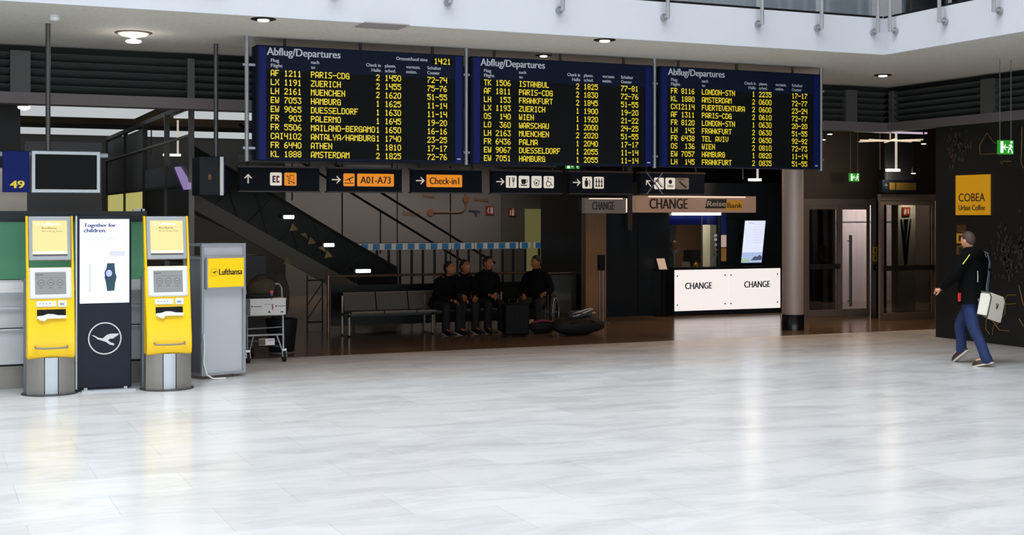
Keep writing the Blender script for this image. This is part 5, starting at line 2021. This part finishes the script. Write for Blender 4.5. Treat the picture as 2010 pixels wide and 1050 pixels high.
# ---- the walking man
g = wpt(1908, HZ, 17.85)
JM = dict(pelvis=(0, 0, .95), waist=(0, -.01, 1.10), chest=(0, -.03, 1.28), upper=(0, -.02, 1.42), neck=(0, -.03, 1.53), head=(-.0, -.065, 1.665),
          shl=(.185, -.01, 1.42), shr=(-.185, .0, 1.42), ell=(.30, -.10, 1.17), elr=(-.27, .06, 1.15), wrl=(.235, -.33, 1.0), wrr=(-.24, -.12, .98),
          hipl=(.09, .0, .91), hipr=(-.09, 0, .91), knl=(.10, .08, .50), knr=(-.10, -.25, .52), anl=(.11, .27, .105), anr=(-.12, -.24, .175), tol=(.17, .15, .07), tor=(-.10, -.34, .085))
MRZ = math.radians(196)
HAIRM = mat('brown_hair', (66, 48, 42), .6, var=.35, scale=70)
JKT = mat('black_jacket_cloth', (6, 8, 8), .85, var=.25, scale=14, spec=.1)
man = person('person walking away in a black hooded jacket and blue jeans past the black shop wall', (g.x, g.y, 0), MRZ, JM, SKIN, HAIRM,
             JKT, mat('blue_denim', (24, 43, 90), .8, var=.3, scale=9), mat('brown_leather', (58, 44, 36), .5), face=math.radians(-4), hood=True, bulk=1.25, hem=.13,
             hands={'l': dict(d=(-.1, -1, -.15), n=(.9, 0, .4), curl=.45), 'r': dict(d=(0, -.6, -.6), curl=.7)})
m = MB()
m.tube([(.20, .085, 1.485), (.255, .075, 1.43), (.30, .045, 1.36)], .007, 6)
m.tube([(-.19, .08, 1.485), (-.245, .065, 1.44)], .007, 6)
m.build('neon_piping', mat('neon_yellow', (216, 224, 90), .5), man)
m = MB()
m.tube([(.12, .155, 1.27), (.125, .16, 1.19), (.12, .155, 1.12)], .006, 6)
m.box(.09, .12, .15, .166, .86, .90)
m.build('reflective_print', mat('reflective_grey', (200, 204, 206), .4), man)
m = MB()
m.box(.235, .262, -.05, -.02, .86, .97)
m.build('red_tag', mat('tag_scarlet', (200, 36, 34), .5), man)
# ---- his messenger bag
bgm = thing('messenger_bag', 'white messenger bag with dark piping slung behind the walking person', 'bag', (g.x, g.y, 0), MRZ)
TB = TR(.0, .262, .80, ry=math.radians(-13), rx=math.radians(-4))
M_BAGW = mat('off_white_tarpaulin', (226, 222, 208), .55, var=.04)
m = MB(TB)
m.prism([(-.075, -.15), (.075, -.16), (.085, .10), (.05, .15), (-.075, .15)], 'x', -.165, .165)
m.build('body', M_BAGW, bgm, bevel=.018, seg=3)
m = MB(TB)
m.prism([(.085, -.19), (.1, -.18), (.104, .10), (.068, .165), (-.07, .17), (-.07, .157), (.055, .152), (.088, .09)], 'x', -.17, .172)
m.build('flap', M_BAGW, bgm, bevel=.006)
m = MB(TB)
for x in (-.172, .174):
    m.tube([(x, .094, -.185), (x, .1, .10), (x, .066, .163), (x, -.07, .166)], .008, 6)
m.tube([(.167, -.075, -.15), (.167, .075, -.16)], .008, 6)
m.tube([(-.167, .085, -.188), (.167, .085, -.188)], .006, 6)
m.build('piping', M_INK, bgm)
m = MB(TB)
m.prism([(-.03, .045), (-.015, .045), (.0, .0), (.015, .045), (.03, .045), (.008, -.03), (-.008, -.03)], 'y', .104, .107)
m.build('emblem', M_INK, bgm)
m = MB()
st_ = [(.06, .26, .95), (.0, .222, 1.05), (-.07, .205, 1.2), (-.125, .19, 1.38), (-.15, .14, 1.50), (-.155, -.0, 1.545), (-.13, -.16, 1.49), (-.05, -.235, 1.30), (.06, -.235, 1.16)]
for a, b in zip(st_, st_[1:]):
    a, b = Vector(a), Vector(b)
    d = (b - a).normalized()
    nrm = Vector((a.x * .3, a.y, 0)) + Vector((b.x * .3, b.y, 0))
    if a.z > 1.45:
        nrm = Vector((0, 0, 1))
    s_ = d.cross(nrm.normalized()).normalized() * .026
    th_ = d.cross(s_).normalized() * .004
    P = [a - s_ - th_, a + s_ - th_, b + s_ - th_, b - s_ - th_, a - s_ + th_, a + s_ + th_, b + s_ + th_, b - s_ + th_]
    v = [m._v(p) for p in P]
    for f_ in ((0, 1, 2, 3), (7, 6, 5, 4), (0, 4, 5, 1), (1, 5, 6, 2), (2, 6, 7, 3), (3, 7, 4, 0)):
        m._f([v[i] for i in f_])
m.build('strap', mat('slate_strap', (76, 88, 110), .7), bgm)
m = MB()
for p in ((.06, .255, .95), (-.10, .195, 1.28)):
    m.box(p[0] - .035, p[0] + .035, p[1] - .008, p[1] + .012, p[2] - .02, p[2] + .02)
m.build('buckle', M_BLACK, bgm)


# ---- seated figures
def seated(lean, hx=.0, hl=(.10, -.42, .60), hr=(-.10, -.42, .60), spread=.12, feet=-.42, head_fwd=.06, feet2=None):
    s_, c_ = math.sin(lean), math.cos(lean)
    Z = .50

    def T(l, x=0.0, off=0.0):
        return (x, -s_ * l + off, Z + c_ * l)
    J = dict(pelvis=(0, 0, Z + .02), waist=T(.16), chest=T(.33), upper=T(.46), neck=T(.56, hx * .5, -.01))
    n = Vector(J['neck'])
    J['head'] = (hx, n.y - head_fwd, n.z + .125)
    u = Vector(J['upper'])
    for k, sx, hh in (('l', 1, hl), ('r', -1, hr)):
        J['sh' + k] = (sx * .18, u.y, u.z - .01)
        h = Vector(hh)
        sh = Vector(J['sh' + k])
        mid = (sh + h) / 2 + Vector((sx * .09, .09, -.10))
        J['el' + k] = tuple(mid)
        J['wr' + k] = tuple(h)
        J['hip' + k] = (sx * .09, -.03, Z - .01)
        J['kn' + k] = (sx * spread, -.44, .50)
        fy = feet if k == 'l' or feet2 is None else feet2
        J['an' + k] = (sx * (spread + .01), fy, .095)
        J['to' + k] = (sx * (spread + .02), fy - .13, .07)
    return J


BEN_Y = q.y if False else fl(690, 662).y
PD = [
    (868, 'person in black hunched over a phone on the bench beside the empty seats', seated(.50, hl=(.16, -.50, .66), hr=(-.02, -.46, .58)), .35, .45, HAIRK, (8, 8, 10), -.10),
    (908, 'person in dark clothes leaning forward on the bench between two others', seated(.42, hl=(.10, -.46, .62), hr=(-.12, -.45, .60)), .15, .4, HAIRK, (11, 12, 16), 0),
    (962, 'person in a dark coat on the bench with folded hands, behind the suitcase', seated(.12, hl=(.04, -.36, .66), hr=(-.05, -.36, .64)), .1, .15, mat('chestnut_hair', (36, 26, 20), .55, var=.3, scale=60), (8, 9, 10), .0),
]
for i, (px, lb, J, fc, nod, hr, lg, dy) in enumerate(PD):
    x = xy(px, BEN_Y)
    person(lb, (x, BEN_Y + .22 + dy, 0), math.radians((10, 4, 0)[i]), J, SKIND, hr, BLK, mat('dark_trouser_%s' % 'abc'[i], lg, .8), M_BLACK, face=math.radians((30, 20, 25)[i]), nod=nod,
           hands={'l': dict(n=(0, .2, 1), curl=.6), 'r': dict(n=(0, .2, 1), curl=.6)})
# phone in the first one's hand
x = xy(868, BEN_Y)
ph = thing('phone', 'small phone with a pale screen held by the hunched person on the bench', 'phone', (x + .13, BEN_Y - .475, .66), math.radians(10))
MB(TR(rx=math.radians(-50))).box(-.035, .035, -.004, .004, -.065, .065).build('body', M_BLACK, ph)
MB(TR(rx=math.radians(-50))).box(-.03, .03, .004, .0055, -.058, .058).build('screen', emis('dim_phone_screen', (150, 160, 170), .5), ph)
# wheelchair with its sitter
WY = BEN_Y - .15
wx = xy(1066, WY)
wc = thing('wheelchair', 'dark wheelchair with steel rims at the end of the bench', 'wheelchair', (wx, WY + .25, 0), math.radians(-38))
for sx in (-1, 1):
    w_ = MB()
    w_.tube([(sx * .29, .05 + .30 * math.cos(a * PI / 16), .30 + .30 * math.sin(a * PI / 16)) for a in range(32)], .017, 8, closed=True)
    wo = w_.build('wheel', M_RUB, wc)
    w_ = MB()
    w_.tube([(sx * .325, .05 + .26 * math.cos(a * PI / 16), .30 + .26 * math.sin(a * PI / 16)) for a in range(32)], .009, 6, closed=True)
    for a in range(8):
        w_.cyl((sx * .29, .05, .30), (sx * .29, .05 + .29 * math.cos(a * PI / 4), .30 + .29 * math.sin(a * PI / 4)), .004, n=5)
    w_.build('push_rim', M_CHR, wo)
    w_ = MB()
    w_.tube([(sx * .22, -.42 + .07 * math.cos(a * PI / 8), .07 + .07 * math.sin(a * PI / 8)) for a in range(16)], .014, 6, closed=True)
    w_.build('caster', M_RUB, wc)
    w_ = MB()
    w_.tube([(sx * .24, .2, .95), (sx * .24, .2, .3), (sx * .24, -.36, .42), (sx * .22, -.42, .1)], .012, 8)
    w_.tube([(sx * .24, .2, .66), (sx * .24, -.2, .66), (sx * .24, -.2, .42)], .012, 8)
    w_.build('side_frame', M_DARKG, wc)
MB().box(-.22, .22, -.32, .18, .375, .40).build('seat', M_BLACK, wc)
MB().box(-.22, .22, .19, .21, .42, .88).build('backrest', M_BLACK, wc)
MB().box(-.2, .2, -.6, -.48, .08, .1).build('footrest', M_DARKG, wc)
person('person in a black jacket sitting in the wheelchair, face turned to the side', (wx, WY + .25, 0), math.radians(-38), seated(.03, hl=(.20, -.28, .66), hr=(-.16, -.34, .62), feet=-.52), SKIND,
       mat('chestnut_hair', (36, 26, 20), .55), BLK, mat('dark_trouser_a', (22, 22, 25), .8), M_BLACK, face=math.radians(-42), nod=.15, hands={'l': dict(n=(0, 0, 1), curl=.7), 'r': dict(n=(0, 0, 1), curl=.7)})
# bags on the floor
q = fl(1016, 662)
t = thing('suitcase', 'upright black suitcase standing before the bench', 'suitcase', (q.x, q.y, 0), math.radians(-8))
MB().box(-.21, .21, 0, .26, .03, .55).build('shell', mat('black_suitcase', (9, 12, 13), .6, var=.1, spec=.2), t, bevel=.03, seg=3)
m = MB()
for x in (-.12, -.04, .04, .12):
    m.box(x - .008, x + .008, -.006, 0, .08, .5)
m.build('front_rib', mat('black_suitcase', (17, 21, 23)), t)
for x in (-.16, .16):
    for y in (.04, .22):
        MB().cyl((x - .015, y, .02), (x + .015, y, .02), .02, n=10).build('wheel', M_RUB, t)
m = MB()
m.tube([(-.09, .2, .55), (-.09, .2, .62), (.09, .2, .62), (.09, .2, .55)], .01, 8)
m.build('pull_handle', M_DARKG, t)
q = fl(1068, 655)
t = thing('bag', 'low dark bag with a dull pink top edge lying on the floor by the suitcase', 'bag', (q.x, q.y + .1, 0))
m = MB()
lump(m, (0, 0, .11), (.24, .15, .11), 31, .1, flat=.0)
m.build('body', mat('black_cloth', (22, 23, 24)), t)
m = MB()
m.tube([(-.2, -.06, .19), (-.08, -.1, .225), (.08, -.1, .215), (.19, -.06, .18)], .02, 6)
m.build('pink_trim', mat('dull_pink', (130, 40, 70), .7), t)
q = fl(1140, 658)
t = thing('travel_bag', 'large navy travel bag lying flat on the floor before the wooden panel', 'bag', (q.x, q.y + .12, 0), math.radians(6))
m = MB()
lump(m, (0, 0, .16), (.50, .24, .165), 44, .08, 28, 16, flat=.0)
m.build('body', mat('midnight_navy_cloth', (11, 16, 23), .75, var=.2), t)
m = MB()
m.tube([(-.3, -.16, .2), (-.1, -.24, .26), (.1, -.24, .26), (.3, -.16, .2)], .014, 6)
m.build('carry_strap', mat('black_cloth', (22, 23, 24)), t)
c_ = thing('striped_cloth', 'crumpled grey and white striped cloth heaped on the navy travel bag', 'cloth', (q.x + .06, q.y + .10, .315), math.radians(12))
m = MB()
lump(m, (0, 0, .04), (.25, .12, .06), 12, .25, 30, 14, flat=.15)
m.build('cloth', mat('dark_grey_knit', (70, 70, 74), .8, var=.3, scale=20), c_)
m = MB()
for k, pts in enumerate(([(-.22, -.05, .05), (-.1, -.1, .085), (.06, -.08, .115), (.2, -.02, .12)], [(-.18, -.1, .02), (-.02, -.13, .07), (.12, -.1, .1), (.22, -.04, .11)], [(.1, -.1, .03), (.22, -.06, .05), (.29, -.02, .045)], [(-.24, -.03, .02), (-.26, .0, .0), (-.2, -.1, .01)])):
    m.tube(pts, .013, 6)
m.build('white_stripe', mat('pale_stripe', (190, 190, 192), .7), c_)
# unseen soffit downlights behind the boards, added to tint the floor edge warm
for i, (x, lb) in enumerate(((4.6, 'behind the first board'), (6.3, 'between the first and second boards'), (8.3, 'behind the second board'), (10.2, 'behind the third board'), (12.0, 'at the far end of the third board'))):
    t = thing('downlight', 'added warm soffit downlight ' + lb, 'ceiling light', (x, 17.5, ZC))
    MB().lathe([(.12, -.012), (.135, -.006), (.135, .0)], n=24).build('trim_ring', M_BLACK, t)
    MB().lathe([(.06, -.028), (.07, -.02), (.07, -.012)], n=20).build('bulb', M_BULB, t)
    lamp('downlight_lamp', 'SPOT', (0, 0, -.06), 40, (1, .50, .22), size=.08, spot=math.radians(75), parent=t)

# ------------------------------------------------------------------ what repeats shares a group
GROUPS = {'departure_board': 'departures boards hung in a row', 'direction_sign': 'overhead direction signs', 'check_in_kiosk': 'yellow check-in machines', 'downlight': 'recessed ceiling downlights',
          'person': None, 'illuminated_counter': 'glowing counter panels of the booth', 'booth_sign': 'CHANGE signs of the booth', 'exit_sign': 'green exit signs', 'pendant_lamp': 'rod pendant lamp frames',
          'spotlight': 'small bright rear lamps', 'lit_tube': 'glowing tubes beneath the escalator', 'ceiling_light_band': 'luminous ceiling bands', 'door_sticker': 'yellow stickers on the door post',
          'window_sticker': 'stickers on the booth window', 'wall_poster': 'posters under the coffee sign', 'safety_sign': 'small red signs on the rear wall', 'balustrade': 'gallery balustrades'}
for o in list(COL.objects):
    if o.parent is None and 'label' in o and 'group' not in o:
        g_ = GROUPS.get(o.name.split('.')[0])
        if g_:
            o['group'] = g_
